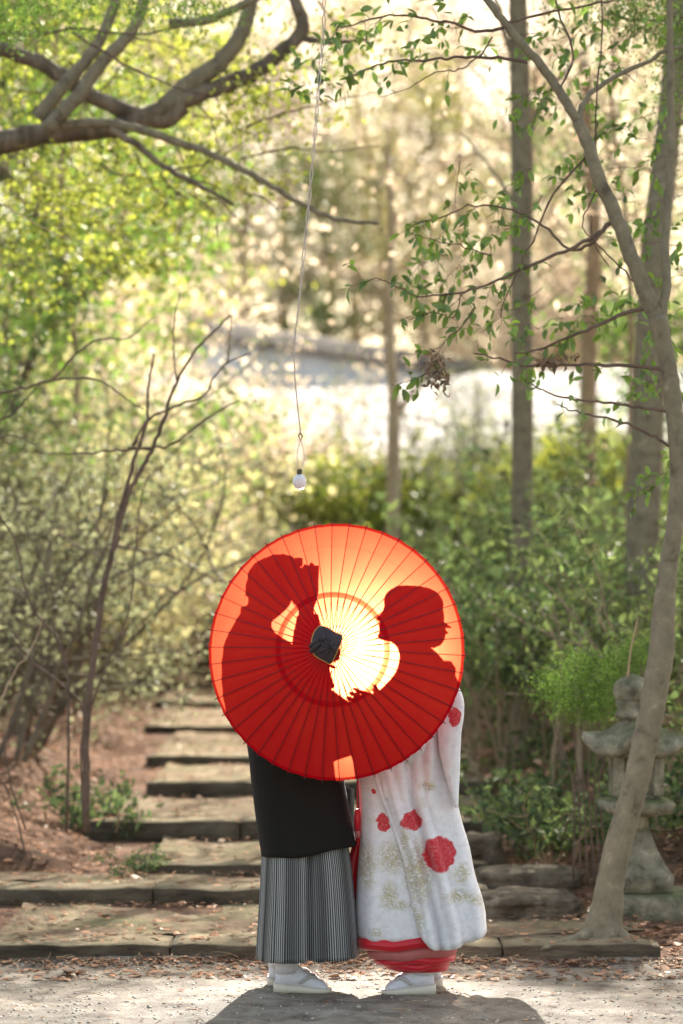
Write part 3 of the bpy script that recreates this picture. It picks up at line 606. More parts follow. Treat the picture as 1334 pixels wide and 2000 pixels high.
# ------------------------------------------------------------------ the leaning tree at the right, in focus
TY = 10.95
b0 = D(1180, 1836, TY)
lt = empty('leaning_tree', (b0[0], TY, float(terr(b0[0], TY))), 'slender leaning grey tree in front of the stone lantern with leafy branches overhead', 'tree')
def W(px): return px * TY / F / 2
g = G()
tp = [(1170, 1850), (1182, 1790), (1193, 1720), (1207, 1650), (1228, 1580), (1247, 1510), (1262, 1440), (1278, 1360), (1292, 1270), (1297, 1190), (1303, 1130), (1316, 1040), (1324, 960), (1326, 880), (1318, 810), (1308, 730), (1296, 670), (1284, 620)]
tw = [100, 66, 54, 52, 50, 50, 50, 50, 50, 44, 38, 34, 34, 38, 36, 34, 34, 40]
Q, rr = branchset(g, [D(a, b, TY) for a, b in tp], 0, 0, 18, .06, 6, .0012, rads=[W(a) for a in tw])
for e, w0, w1, z_ in (([(1165, 1815), (1130, 1832), (1085, 1846), (1060, 1852)], 30, 6, 0), ([(1200, 1815), (1235, 1840), (1262, 1850)], 26, 8, .0), ([(1180, 1820), (1178, 1842), (1170, 1862)], 34, 12, 0)):
    branchset(g, [D(a, b, TY - .12 * i) for i, (a, b) in enumerate(e)], W(w0), W(w1), 8, .1)
g.obj('trunk', M['bark'], lt)
def limb(pts, w0, w1, spots=(), cnt=0, tl=.13, ls=1.0, Y0=TY, m='bark', jit=.003, n=8, nm='branch', root=None, store=None, down=.3, k=5):
    g = G(); P = [D(a[0], a[1], Y0 + (a[2] if len(a) > 2 else 0)) for a in pts]
    Q, rr = branchset(g, P, w0 * Y0 / F / 2, w1 * Y0 / F / 2, n, .1, k, jit)
    if cnt or len(spots): leafy_twigs(root or lt, g, Q, .0016, spots, cnt, tl, ls, down, store)
    g.obj(nm, M[m], root or lt); return Q
limb([(1288, 640), (1262, 575), (1240, 520), (1205, 430), (1172, 350), (1150, 290), (1128, 236)], 34, 24, n=12)
limb([(1130, 240), (1092, 178), (1045, 115), (1005, 70), (975, 30), (945, -10), (925, -60)], 20, 13, n=10)
limb([(1128, 240), (1140, 200, .05), (1172, 168, .1), (1230, 135, .15), (1334, 88, .2), (1400, 60, .2)], 13, 6, [.3, .5, .7], 2)
limb([(1290, 640), (1300, 560), (1300, 480, .03), (1306, 380, .05), (1312, 260, .08), (1310, 120, .1), (1306, -40, .1)], 20, 12, n=10)
# leaf-bearing side branches reaching left
limb([(1192, 436), (1150, 468), (1100, 492), (1030, 522), (960, 553), (890, 573), (815, 580)], 9, 3, np.linspace(.45, 1, 15), 3, .12, m='twig')
limb([(1192, 436), (1150, 478), (1110, 486, .1), (1060, 440, .15), (1000, 410, .2), (930, 400, .2), (860, 425, .2), (805, 440, .2)], 7, 2, np.linspace(.5, 1, 14), 3, .12, m='twig')
limb([(1282, 604), (1240, 606), (1180, 630), (1120, 655), (1050, 682), (1005, 690)], 10, 3, np.linspace(.3, 1, 6), 2, .1, m='twig')
limb([(1306, 724), (1240, 715), (1170, 713), (1100, 712), (1030, 716), (975, 700), (925, 690)], 8, 3, np.linspace(.3, 1, 7), 2, .1, m='twig')
limb([(1310, 806), (1250, 795), (1180, 785), (1110, 778), (1060, 762), (1028, 744)], 7, 2, np.linspace(.3, 1, 4), 2, .1, m='twig')
limb([(1316, 872), (1270, 850), (1225, 826), (1160, 812), (1120, 802), (1088, 790)], 7, 2, np.linspace(.4, 1, 3), 2, .1, m='twig')
limb([(815, 580), (775, 560), (740, 545), (705, 552)], 3, 1.5, np.linspace(0, 1, 6), 3, .09, m='twig', n=5)
limb([(930, 600), (900, 640), (870, 665, -.05), (850, 700, -.05)], 3, 1.5, np.linspace(0, 1, 7), 3, .1, m='twig', n=5)
limb([(960, 500), (900, 480), (850, 470), (800, 455)], 3, 1.5, np.linspace(0, 1, 9), 3, .1, m='twig', n=5)
limb([(900, 573), (885, 620), (850, 610), (800, 625)], 3, 1.5, np.linspace(0, 1, 7), 3, .1, m='twig', n=5)
# small hanging sprigs
limb([(850, 700), (830, 730), (800, 745), (765, 752)], 2.5, 1.2, np.linspace(.3, 1, 5), 3, .07, m='twig', n=5)
# overhead arc with leaves at the top
limb([(1030, 122), (960, 112), (900, 112), (830, 118), (770, 118), (715, 135), (680, 150)], 7, 2.5, np.linspace(.45, 1, 12), 3, .12, m='twig')
limb([(985, 55), (930, 60), (880, 45), (820, 35), (760, 30), (700, 45), (655, 60)], 7, 2.5, np.linspace(.25, 1, 14), 3, .12, m='twig')
limb([(962, 72), (935, 110), (895, 135), (850, 140), (800, 170), (740, 190)], 4, 1.5, (.5, .9), 2, .1, m='twig', n=5)
limb([(1092, 178), (1120, 110), (1090, 20), (1080, -40)], 5, 4, m='twig', n=6)
limb([(985, 50), (1050, 28), (1120, 15), (1200, 0)], 6, 4, (.5, .8), 2, .1, m='twig', n=6)
limb([(1160, 345), (1165, 200), (1175, 60), (1172, -30)], 4, 3, m='twig', n=6)
limb([(1150, 300), (1080, 380, .1), (1040, 470, .15), (985, 590, .2), (980, 620, .2)], 5, 2, (.6, .9), 2, .1, m='twig', n=6)
limb([(1262, 575), (1210, 520, .1), (1160, 470, .1), (1155, 420, .1)], 4, 2, m='twig', n=6)
limb([(1175, 350), (1150, 400), (1140, 440), (1190, 520)], 4, 2, m='twig', n=6)
# further, softer leaf sprays: one part
store = []; g = G()
for pts in ([(1334, 300), (1250, 320), (1170, 330), (1100, 360)], [(1334, 480), (1250, 470), (1210, 480)], [(1310, 640), (1270, 700), (1230, 760)], [(1320, 900), (1290, 930), (1240, 980)], [(1120, 60), (1060, 170), (1040, 260)], [(900, 300), (880, 420), (850, 480)],
            [(1334, 40), (1260, 60), (1180, 110), (1120, 150)], [(1230, 560), (1180, 600), (1130, 580)], [(1334, 600), (1300, 640), (1270, 620)], [(1100, 620), (1040, 640), (980, 620)], [(1190, 250), (1140, 300), (1090, 330)],
            [(920, 20), (860, 60), (800, 100)], [(1060, 560), (1000, 600), (940, 650)], [(1334, 180), (1270, 220), (1200, 250)], [(870, 500), (820, 520), (770, 570)], [(960, 440), (900, 520), (860, 560)], [(680, 60), (640, 110), (600, 130)], [(760, 20), (700, 70), (650, 60)],
            [(1060, 380), (1000, 440), (940, 460)], [(560, 150), (600, 190), (640, 170)],
            *[[(x0, y0), (x0 - 60, y0 + random.uniform(-30, 50)), (x0 - 120, y0 + random.uniform(-20, 80))] for x0, y0 in ((1334, 10), (1300, 230), (1250, 400), (1180, 40), (1334, 380), (1200, 640), (1320, 760), (1100, 200), (1040, 330), (1240, 160), (1334, 540), (1130, 690), (1060, 60))]):
    Q, _ = branchset(g, [D(a, b, TY + .35 + .5 * random.random()) for a, b in pts], .002, .001, 4, 0, 5, .01)
    leafy_twigs(lt, g, Q, .0012, np.linspace(.05, 1, 9), 4, .14, 1.0, .3, store)
g.obj('twigs', M['twig'], lt)['kind'] = 'stuff'
Vs, Fs = leaf_mesh(.055, .027, .25); Vall, Fall = [], []
for i, (p, d_, s_) in enumerate(store):
    q = Vector(tuple(d_)).to_track_quat('X', 'Z').to_matrix() @ Matrix.Rotation(random.gauss(0, .8), 3, 'X')
    Vall.append((Vs * s_) @ np.array(q).T + p); Fall.append(np.array(Fs) + i * len(Vs))
fobj('foliage', np.vstack(Vall), np.vstack(Fall), M['lf_green'], lt, 'stuff')

# nest-like dead leaf clumps hanging in the branches
def deadclump(px, py, Y, w_, h_, lab, n=160):
    c = D(px, py, Y); P = c + rng.normal(0, 1, (n, 3)) * np.array([w_, w_, h_]) * Y / F / 2
    V, Fc = leaves(P, .035, .4, .1, .6, .5); V[:, 2] -= 0
    o = fobj('withered_leaf_clump', V - c, Fc, M['deadleaf'], None); o.location = tuple(c); tag(o, lab, 'dead leaves', kind='stuff')
M['deadleaf'] = leafm('dead_leaf', (.10, .07, .05), (.08, .05, .03), .5, .05, ((.2, .15, .11), (.12, .08, .05)))
deadclump(853, 722, 10.9, 22, 40, 'drooping clump of withered brown leaves hanging in front of the bright slope')
deadclump(1078, 708, 10.95, 34, 8, 'flat clump of withered leaves caught on a thin branch of the leaning tree', 90)

# ------------------------------------------------------------------ big limbs of the tree at upper left
LYt = 14.5
lr = np.array([X(-330, LYt), LYt, float(terr(X(-330, LYt), LYt))])
bt = empty('spreading_tree', lr, 'large spreading tree whose thick curving limbs reach in at the upper left', 'tree')
g = G(); branchset(g, [lr + (0, 0, -.2), lr + (0, 0, 1.2), D(-220, 420, LYt), D(-60, 300, LYt), D(90, 262, LYt)], .15, .06, 14, .08, 6); g.obj('trunk', M['bark_d'], bt)
def bl_(pts, w0, w1, m='bark', dy=0, n=10, **k): return limb([(a, b, dy) for a, b in pts], w0, w1, Y0=LYt, m=m, root=bt, n=n, **k)
bl_([(40, 265), (130, 258), (220, 250), (300, 222), (380, 188), (440, 165), (500, 140), (545, 105), (583, 72), (592, 45), (580, 10), (560, -50)], 42, 22, 'bark_d', n=14)
bl_([(586, 74), (620, 80), (660, 84), (720, 78)], 15, 7, 'bark_d')
bl_([(320, 210), (370, 165), (420, 130), (455, 92), (478, 50), (490, 0), (495, -60)], 40, 26, 'bark')
bl_([(-120, 60), (-20, 88), (50, 112), (110, 140), (170, 182), (240, 215), (320, 235), (360, 205)], 30, 34, 'bark_d')
bl_([(75, 232), (105, 190), (140, 150), (175, 110), (205, 60), (225, 0), (230, -60)], 30, 18, 'bark', -.3)
bl_([(92, 252), (125, 215), (158, 180), (200, 120), (250, 70), (275, 20), (290, -40)], 32, 20, 'bark', -.35)
bl_([(85, 245), (140, 243), (200, 240), (270, 252), (340, 275), (410, 300), (480, 335), (545, 372), (610, 410), (667, 430), (740, 436)], 22, 7, 'bark', -.3)
bl_([(215, 250), (260, 278), (320, 325), (380, 358), (420, 378), (455, 400)], 16, 6, 'bark_d', -.3)
bl_([(330, 45), (400, 40), (460, 15), (520, -10)], 20, 14, 'bark', -.2)
bl_([(-40, 64), (60, 68), (150, 55), (210, 62), (290, 66), (360, 50)], 7, 3, 'twig', -1.2)
bl_([(140, 62), (200, 100), (260, 135), (320, 160), (380, 185)], 6, 2.5, 'twig', -1.2)
bl_([(480, 250), (540, 225), (600, 210), (660, 195), (740, 180)], 5, 2, 'twig', 0)
bl_([(340, 330), (400, 320), (440, 300), (520, 250)], 4, 2, 'twig', 0)
bl_([(620, 0), (650, 40), (700, 60)], 5, 3, 'twig', 0)
bl_([(470, 310), (560, 290), (640, 296), (740, 285)], 4, 2, 'twig', .3)
for i in range(26):
    x_, y_ = random.uniform(-20, 520), random.uniform(20, 440); a_ = random.uniform(-.5, 1.0); P = [(x_, y_)]
    for k in range(4): a_ += random.gauss(0, .35); P.append((P[-1][0] + 32 * math.cos(a_), P[-1][1] + 32 * math.sin(a_)))
    bl_(P, 4.5, 1.5, 'twig', random.uniform(-.3, .7), 5)
# foliage of that tree: fine maple leaves in layered sprays
P = []
for px, py, sx, sy, n_, Y in ((60, 30, 110, 40, 600, 15.2), (250, 10, 140, 25, 500, 15.2), (420, 60, 90, 50, 400, 15.4), (120, 160, 110, 40, 400, 15.5), (250, 330, 120, 50, 750, 15.4), (430, 300, 90, 55, 550, 15.7),
                              (80, 330, 90, 60, 700, 15), (40, 450, 70, 50, 600, 15), (170, 430, 100, 50, 550, 15.5), (350, 420, 80, 40, 450, 16), (480, 200, 60, 40, 500, 15), (20, 560, 60, 50, 600, 15.5), (60, 200, 50, 60, 300, 15.5), (360, 130, 120, 40, 400, 15.4), (700, 110, 60, 50, 350, 15), (240, 500, 60, 30, 350, 16)):
    k = n_ // 25; c = np.array([D(px, py, Y)] * k) + rng.normal(0, 1, (k, 3)) * np.array([sx * Y / F, .45, sy * Y / F])
    P.append(np.repeat(c, 25, 0) + rng.normal(0, 1, (k * 25, 3)) * np.array([.11, .11, .025]))
V, Fc = leaves(np.vstack(P), .042, .7, .6, .1); fobj('foliage', V, Fc, M['lf_maple'], bt, 'stuff')
# darker fine evergreen spray across the very top corners, nearer
def spray(nm, lab, spots, Y, m, root=None, cnt=400, sz=.024):
    r_ = root; P = []
    for px, py, sx, sy in spots:
        c = D(px, py, Y); k = cnt // 20; cc = c + rng.normal(0, 1, (k, 3)) * np.array([sx * Y / F, .2, sy * Y / F]); P.append(np.repeat(cc, 20, 0) + rng.normal(0, 1, (k * 20, 3)) * np.array([.05, .05, .012]))
    V, Fc = leaves(np.vstack(P), sz, .35, .5, .1); return fobj(nm, V, Fc, M[m], root, 'stuff')
spray('dark_foliage', '', ((40, 10, 60, 22), (150, 5, 70, 20), (260, 15, 70, 22), (20, 50, 30, 20), (380, 10, 60, 15)), 12.6, 'lf_moss', bt, 900)
# top right dark conifer
cr = empty('conifer_tree', (X(1420, 12.5), 12.5, float(terr(X(1420, 12.5), 12.5))), 'dark fine needled tree reaching in at the upper right corner', 'tree')
g = G(); c0 = np.array(cr.location)
branchset(g, [c0, D(1425, 900, 12.5), D(1420, 400, 12.5), D(1400, 60, 12.5), D(1395, -250, 12.5)], .09, .04, 10); 
for pp in ([(1405, 40), (1330, 30), (1240, 40), (1180, 20)], [(1400, 90), (1334, 110), (1290, 160)], [(1400, 180), (1340, 230), (1290, 250)]): branchset(g, [D(a, b, 12.5) for a, b in pp], .012, .003, 5, .1, 5, .006)
g.obj('trunk', M['bark_d'], cr)
spray('foliage', '', ((1290, 20, 60, 22), (1200, 12, 60, 15), (1320, 90, 30, 40), (1330, 180, 30, 40), (1240, 50, 40, 20)), 12.5, 'lf_moss', cr, 900)

# ------------------------------------------------------------------ bare shrub with dark branches at the left
SY = 12.9
br = D(176, 1300, SY); rt_ = empty('bare_shrub', (X(172, SY), SY, float(terr(X(172, SY), SY))), 'bare dark branched shrub forking on the left bank above the steps', 'shrub')
def bs(pts, w0, w1, m='twig', dy=0, n=7, **k): return limb([(a, b, dy) for a, b in pts], w0, w1, Y0=SY, m=m, root=rt_, n=n, **k)
bs([(168, 1625), (168, 1420), (185, 1280), (200, 1160), (225, 1060), (248, 975), (275, 920), (300, 870), (322, 810), (345, 745), (385, 680), (452, 615)], 15, 4)
bs([(172, 1625), (172, 1420), (195, 1200), (232, 1010), (262, 900), (285, 830), (290, 760), (300, 690)], 11, 4)
bs([(300, 875), (250, 878), (190, 884), (130, 886), (60, 884)], 6, 2)
bs([(250, 875), (300, 876), (335, 868), (380, 835), (430, 800), (470, 782)], 6, 2.5)
bs([(258, 870), (290, 820), (340, 795), (395, 775), (420, 735), (450, 705), (490, 690)], 6, 2.5)
bs([(-40, 775), (40, 760), (90, 745), (150, 738), (200, 745), (240, 775), (280, 800)], 6, 2.5)
bs([(-30, 830), (20, 810), (55, 775), (80, 750)], 5, 3)
bs([(100, 745), (150, 690), (195, 663), (250, 660), (300, 620)], 5, 2)
bs([(445, 710), (448, 660), (455, 615)], 4, 2); bs([(-20, 870), (20, 850), (70, 870)], 4, 2)
bs([(345, 745), (340, 690), (340, 640), (350, 570)], 4, 2); bs([(130, 1625), (130, 1300), (60, 1180), (30, 1060), (-20, 980)], 6, 3)
bs([(165, 1625), (165, 1400), (110, 1330), (60, 1290), (20, 1240)], 6, 3); bs([(165, 1625), (165, 1420), (250, 1200), (262, 1090), (275, 980), (290, 930)], 5, 2)
bs([(-10, 390), (40, 420), (100, 452), (165, 478)], 3, 1.5, 'drytwig', -1)
bs([(60, 1700), (20, 1560), (-10, 1500)], 4, 2); bs([(50, 1620), (10, 1480), (40, 1360), (95, 1250)], 4, 2); bs([(-5, 1380), (30, 1310), (60, 1270), (85, 1200)], 5, 2, 'drytwig')
# thin upright saplings in the understorey
for i, (px, py0, py1, Y_, w_) in enumerate(((1088, 1640, 1180, 14.2, 8), (1128, 1640, 1250, 14.6, 9), (1140, 1610, 1330, 15.2, 7), (1170, 1600, 1150, 16, 8), (1060, 1600, 1120, 16.5, 7), (1205, 1600, 1120, 15.8, 7), (1010, 1560, 1080, 18, 9), (975, 1520, 1150, 19, 8), (1110, 1560, 1010, 18.5, 8))):
    x_ = X(px, Y_); e_ = empty('sapling', (x_, Y_, float(terr(x_, Y_))), 'thin upright bare sapling stem among the green shrubs right of the steps', 'sapling', 'saplings among the right-hand shrubs'); g = G()
    P = [np.array([x_, Y_, e_.location.z - .05])] + [D(px + random.gauss(0, 7), py0 + (py1 - py0) * t, Y_) for t in (.3, .55, .8, 1)]
    Q, _ = branchset(g, P, w_ * Y_ / F / 2, w_ * Y_ / F / 5, 6, .1, 4, .004)
    branchset(g, [Q[9], Q[9] + (.06, 0, .18), Q[9] + (.16, 0, .38)], .006, .002, 5); branchset(g, [Q[12], Q[12] + (-.07, 0, .15), Q[12] + (-.15, .05, .3)], .005, .002, 5)
    g.obj('stem', M['bark_t'], e_)
# dry stick by the lantern
g = G(); branchset(g, [D(1226, 1322, 11.7), D(1232, 1270, 11.7), D(1246, 1205, 11.7)], .006, .003, 6, .1)
o = g.obj('dry_stick', M['drytwig']); tag(o, 'thin dry stick standing up just behind the lantern finial', 'stick')

# ------------------------------------------------------------------ hanging bulb
BY = 10.4
bp = D(585, 941, BY)
bulb = empty('hanging_bulb', bp, 'small white frosted bulb hanging on a long string above the parasol', 'light bulb')
M['frost'] = plain('frosted_glass', (.62, .62, .66), .35, .5, 0); M['socket'] = plain('dark_socket', (.05, .04, .015), .5)
M['cordm'] = plain('pale_string', (.45, .38, .34), .8); M['cordd'] = plain('dark_string', (.12, .08, .07), .8)
r = 13.5 * BY / F; prof = []
for t in np.linspace(-1, 1, 15): prof.append((bp[2] + r * math.sin(t * math.pi / 2) * 1.06, max(.001, r * math.cos(t * math.pi / 2))))
prof[-2] = (prof[-2][0], r * .36); prof[-1] = (prof[-1][0], r * .33)
V, Fc = lathe(prof, 20, (bp[0], bp[1])); obj('globe', V, Fc, M['frost'], bulb)
V, Fc = lathe([(bp[2] + r * .98, r * .34), (bp[2] + r * 1.02, r * .38), (bp[2] + r * 1.7, r * .38), (bp[2] + r * 1.75, r * .30)], 14, (bp[0], bp[1])); obj('socket', V, Fc, M['socket'], bulb, False)
cord = [(640, -300), (634, -60), (632, 60), (624, 150), (618, 230), (609, 330), (600, 430), (591, 520), (583, 600), (576, 660), (575, 720), (580, 780), (587, 845)]
Pc = smooth_path([D(a, b, BY) for a, b in cord], 14); k = len(Pc); tt = np.arange(k)
amp = np.where(tt < k * .62, .006, .0009); rad = np.where(tt < k * .62, .0028, .0028)
for ph_ in (0, math.pi):
    Q = Pc + np.stack([np.sin(tt * .55 + ph_) * amp, np.cos(tt * .55 + ph_) * amp * .6, tt * 0], 1); V, Fc = tube(Q, rad, 5); obj('string', V, Fc, M['cordm'], bulb)
V, Fc = tube([D(587, 845, BY), D(583, 851, BY), D(587, 861, BY), D(591, 852, BY), D(587, 846, BY)], .0035, 6); obj('knot', V, Fc, M['cordd'], bulb)
for dx in (-4, 6):
    V, Fc = tube(smooth_path([D(587, 858, BY), D(586 + dx * 1.3, 885, BY), D(585 + dx * .9, 915, BY)]), .0019, 5); obj('string', V, Fc, M['cordm'], bulb)

# ------------------------------------------------------------------ people
M['skin'] = plain('skin', (.55, .33, .24), .5, .4); M['hair'] = plain('black_hair', (.015, .012, .011), .35, .5, bump=.5, bscale=300, bdist=.002)
M['black'] = plain('black_silk', (.010, .009, .008), .75, .15, bump=.3, bscale=500, sheen=.02)
M['tabi'] = plain('white_tabi_cotton', (.62, .60, .66), .9, .2, bump=.3, bscale=600); M['zori'] = plain('cream_sandal', (.60, .54, .46), .55, .4)
M['strap'] = plain('pale_strap', (.42, .38, .37), .6)
M['redlin'] = plain('red_padded_silk', (.52, .008, .02), .42, .4, bump=.2, bscale=300, sheen=.2); M['pinklin'] = plain('pink_lining', (.42, .13, .13), .7, .3, bump=.4, bscale=500)
M['gold'] = plain('gold_thread', (.45, .32, .08), .4, .5, .5)

def hakama_mat():
    m, t, out = mat('striped_hakama'); p = N(t, 'ShaderNodeBsdfPrincipled'); p.inputs['Roughness'].default_value = .6; p.inputs['Sheen Weight'].default_value = .2
    uv = N(t, 'ShaderNodeUVMap'); sx = N(t, 'ShaderNodeSeparateXYZ'); t.links.new(uv.outputs[0], sx.inputs[0])
    mu = N(t, 'ShaderNodeMath', operation='MULTIPLY'); t.links.new(sx.outputs[0], mu.inputs[0]); mu.inputs[1].default_value = 150 * 6.2832
    sn = N(t, 'ShaderNodeMath', operation='SINE'); t.links.new(mu.outputs[0], sn.inputs[0])
    # width of the pale stripe varies slowly round the cloth
    m2 = N(t, 'ShaderNodeMath', operation='MULTIPLY'); t.links.new(sx.outputs[0], m2.inputs[0]); m2.inputs[1].default_value = 6.2832 * 11
    s2 = N(t, 'ShaderNodeMath', operation='SINE'); t.links.new(m2.outputs[0], s2.inputs[0])
    ad = N(t, 'ShaderNodeMath', operation='MULTIPLY_ADD'); t.links.new(s2.outputs[0], ad.inputs[0]); ad.inputs[1].default_value = .35; t.links.new(sn.outputs[0], ad.inputs[2])
    c = ramp(t, ad.outputs[0], [(.0, (.02, .02, .021)), (.45, (.045, .045, .046)), (.75, (.29, .29, .295)), (1, (.38, .38, .385))])
    nz = noise_tex(t, 420, 2, .5); b = N(t, 'ShaderNodeBump'); b.inputs['Strength'].default_value = .4; b.inputs['Distance'].default_value = .001; t.links.new(nz, b.inputs['Height']); t.links.new(b.outputs[0], p.inputs['Normal'])
    t.links.new(c, p.inputs['Base Color']); t.links.new(p.outputs[0], out.inputs[0]); return m
M['hakama'] = hakama_mat()

def robe_mat(name, flowers, golds):
    """white brocade: uv carries metres across and up; red blossoms and gold sprays are woven where they sit"""
    m, t, out = mat(name); p = N(t, 'ShaderNodeBsdfPrincipled'); p.inputs['Roughness'].default_value = .62; p.inputs['Sheen Weight'].default_value = .25
    uv = N(t, 'ShaderNodeUVMap'); v = uv.outputs[0]
    nz = N(t, 'ShaderNodeTexNoise'); nz.inputs['Scale'].default_value = 38; nz.inputs['Detail'].default_value = 5; t.links.new(v, nz.inputs['Vector'])
    sub = N(t, 'ShaderNodeVectorMath', operation='SUBTRACT'); t.links.new(nz.outputs[1], sub.inputs[0]); sub.inputs[1].default_value = (.5, .5, .5)
    scl = N(t, 'ShaderNodeVectorMath', operation='SCALE'); t.links.new(sub.outputs[0], scl.inputs[0]); scl.inputs['Scale'].default_value = .032
    dv = N(t, 'ShaderNodeVectorMath', operation='ADD'); t.links.new(v, dv.inputs[0]); t.links.new(scl.outputs[0], dv.inputs[1])
    def blobmask(spots, soft):
        last = None
        for x, y, rx, ry in spots:
            s = N(t, 'ShaderNodeVectorMath', operation='SUBTRACT'); t.links.new(dv.outputs[0], s.inputs[0]); s.inputs[1].default_value = (x, y, 0)
            q = N(t, 'ShaderNodeVectorMath', operation='MULTIPLY'); t.links.new(s.outputs[0], q.inputs[0]); q.inputs[1].default_value = (1 / rx, 1 / ry, 0)
            l = N(t, 'ShaderNodeVectorMath', operation='LENGTH'); t.links.new(q.outputs[0], l.inputs[0])
            mr = N(t, 'ShaderNodeMapRange'); t.links.new(l.outputs['Value'], mr.inputs[0]); mr.inputs[1].default_value = 1 + soft; mr.inputs[2].default_value = 1 - soft
            if last is None: last = mr.outputs[0]
            else:
                mx = N(t, 'ShaderNodeMath', operation='MAXIMUM'); t.links.new(last, mx.inputs[0]); t.links.new(mr.outputs[0], mx.inputs[1]); last = mx.outputs[0]
        return last
    def mixc(fac, a, b):
        mx = N(t, 'ShaderNodeMix', data_type='RGBA'); t.links.new(fac, mx.inputs[0])
        for s_, k in ((a, 6), (b, 7)):
            if isinstance(s_, tuple): mx.inputs[k].default_value = (*s_, 1)
            else: t.links.new(s_, mx.inputs[k])
        return mx.outputs[2]
    def nt_(sc_, det=6, dist=0):
        n_ = N(t, 'ShaderNodeTexNoise'); n_.inputs['Scale'].default_value = sc_; n_.inputs['Detail'].default_value = det; n_.inputs['Roughness'].default_value = .6; n_.inputs['Distortion'].default_value = dist; t.links.new(v, n_.inputs['Vector']); return n_.outputs[0]
    base = ramp(t, nt_(26, 8, 1.2), [(.3, (.62, .60, .64)), (.5, (.71, .695, .74)), (.7, (.77, .76, .80))])
    pal = ramp(t, nt_(8, 4), [(.56, (0, 0, 0)), (.66, (1, 1, 1))]); fp = N(t, 'ShaderNodeMath', operation='MULTIPLY'); t.links.new(pal, fp.inputs[0]); fp.inputs[1].default_value = .35
    base = mixc(fp.outputs[0], base, (.62, .56, .46))
    gm = blobmask(golds, .5); web = ramp(t, nt_(34, 5, 2.5), [(.40, (0, 0, 0)), (.47, (1, 1, 1)), (.52, (1, 1, 1)), (.60, (0, 0, 0))])
    gf = N(t, 'ShaderNodeMath', operation='MULTIPLY'); t.links.new(gm, gf.inputs[0]); t.links.new(web, gf.inputs[1]); gf2 = N(t, 'ShaderNodeMath', operation='MULTIPLY'); t.links.new(gf.outputs[0], gf2.inputs[0]); gf2.inputs[1].default_value = .8
    g1 = N(t, 'ShaderNodeMath', operation='MULTIPLY'); t.links.new(gm, g1.inputs[0]); g1.inputs[1].default_value = .15
    base = mixc(g1.outputs[0], base, (.60, .56, .45))
    gc = ramp(t, nt_(15, 3), [(.4, (.36, .30, .17)), (.55, (.36, .29, .08)), (.65, (.22, .17, .09))])
    base = mixc(gf2.outputs[0], base, gc)
    fm = blobmask(flowers, .06)
    vo = N(t, 'ShaderNodeTexVoronoi', feature='DISTANCE_TO_EDGE'); vo.inputs['Scale'].default_value = 62; t.links.new(dv.outputs[0], vo.inputs['Vector'])
    pet = ramp(t, nt_(120, 5, 1.5), [(.35, (.42, .004, .018)), (.6, (.56, .012, .03)), (.72, (.66, .10, .12))])
    ve = ramp(t, vo.outputs[0], [(.0, (.66, .20, .20)), (.035, (.52, .02, .04)), (.07, (.50, .008, .022))])
    vf = ramp(t, vo.outputs[0], [(.02, (1, 1, 1)), (.05, (0, 0, 0))]); pet = mixc(vf, pet, ve)
    base = mixc(fm, base, pet)
    t.links.new(base, p.inputs['Base Color'])
    b = N(t, 'ShaderNodeBump'); b.inputs['Strength'].default_value = .45; b.inputs['Distance'].default_value = .004; t.links.new(nt_(60, 8, 1), b.inputs['Height']); t.links.new(b.outputs[0], p.inputs['Normal'])
    t.links.new(p.outputs[0], out.inputs[0]); return m
def uvp(px, py, Y=9.85): q = D(px, py, Y); return (q[0], q[2])
def fl(px, py, rx, ry): a = uvp(px, py); return (a[0], a[1], rx * .0021, ry * .0021)
M['robe'] = robe_mat('white_flower_brocade', [fl(804, 1598, 20, 19), fl(856, 1662, 31, 34), fl(885, 1397, 12, 17), fl(930, 1250, 30, 30), fl(1000, 1500, 30, 30)],
    [fl(815, 1700, 26, 55), fl(895, 1745, 26, 12), fl(832, 1530, 14, 10), fl(815, 1790, 12, 22), fl(935, 1755, 22, 8), fl(900, 1700, 12, 18), fl(790, 1640, 8, 20)])
M['kimono'] = robe_mat('white_gold_kimono', [fl(748, 1605, 13, 17), fl(730, 1545, 5, 5)],
    [fl(765, 1672, 26, 26), fl(712, 1690, 20, 40), fl(760, 1745, 14, 22), fl(775, 1765, 28, 8), fl(800, 1700, 12, 30), fl(735, 1820, 12, 8)])

def ell(L, R_, yc, dep, z, n=64, p=2.4, fold=0, kf=9, ph=0, z2=None, seed=0):
    """closed horizontal ring between x=L and x=R_, half depth dep, superellipse with folds"""
    th = np.linspace(0, 2 * np.pi, n, endpoint=False); c, s = np.cos(th), np.sin(th)
    r = (np.abs(c) ** p + np.abs(s) ** p) ** (-1 / p); f = 1 + fold * (np.sin(kf * th + ph) + .5 * np.sin(kf * 2.3 * th + 1.7 * ph + seed))
    x = (L + R_) / 2 + (R_ - L) / 2 * c * r * np.where(np.abs(c) > .8, 1, f) ; y = yc + dep * s * r * f
    return np.stack([x, y, np.full(n, z)], 1)
def interp_rows(rows, m):
    """rows of parameter tuples sorted by z, resampled to m rows with smooth interpolation"""
    A = np.array(rows, float); t = np.linspace(0, 1, len(A)); d = np.concatenate([[0], np.cumsum(np.abs(np.diff(A[:, 0])) + 1e-4)]); d /= d[-1]
    u = np.linspace(0, 1, m); return np.stack([np.interp(u, d, A[:, j]) for j in range(A.shape[1])], 1)
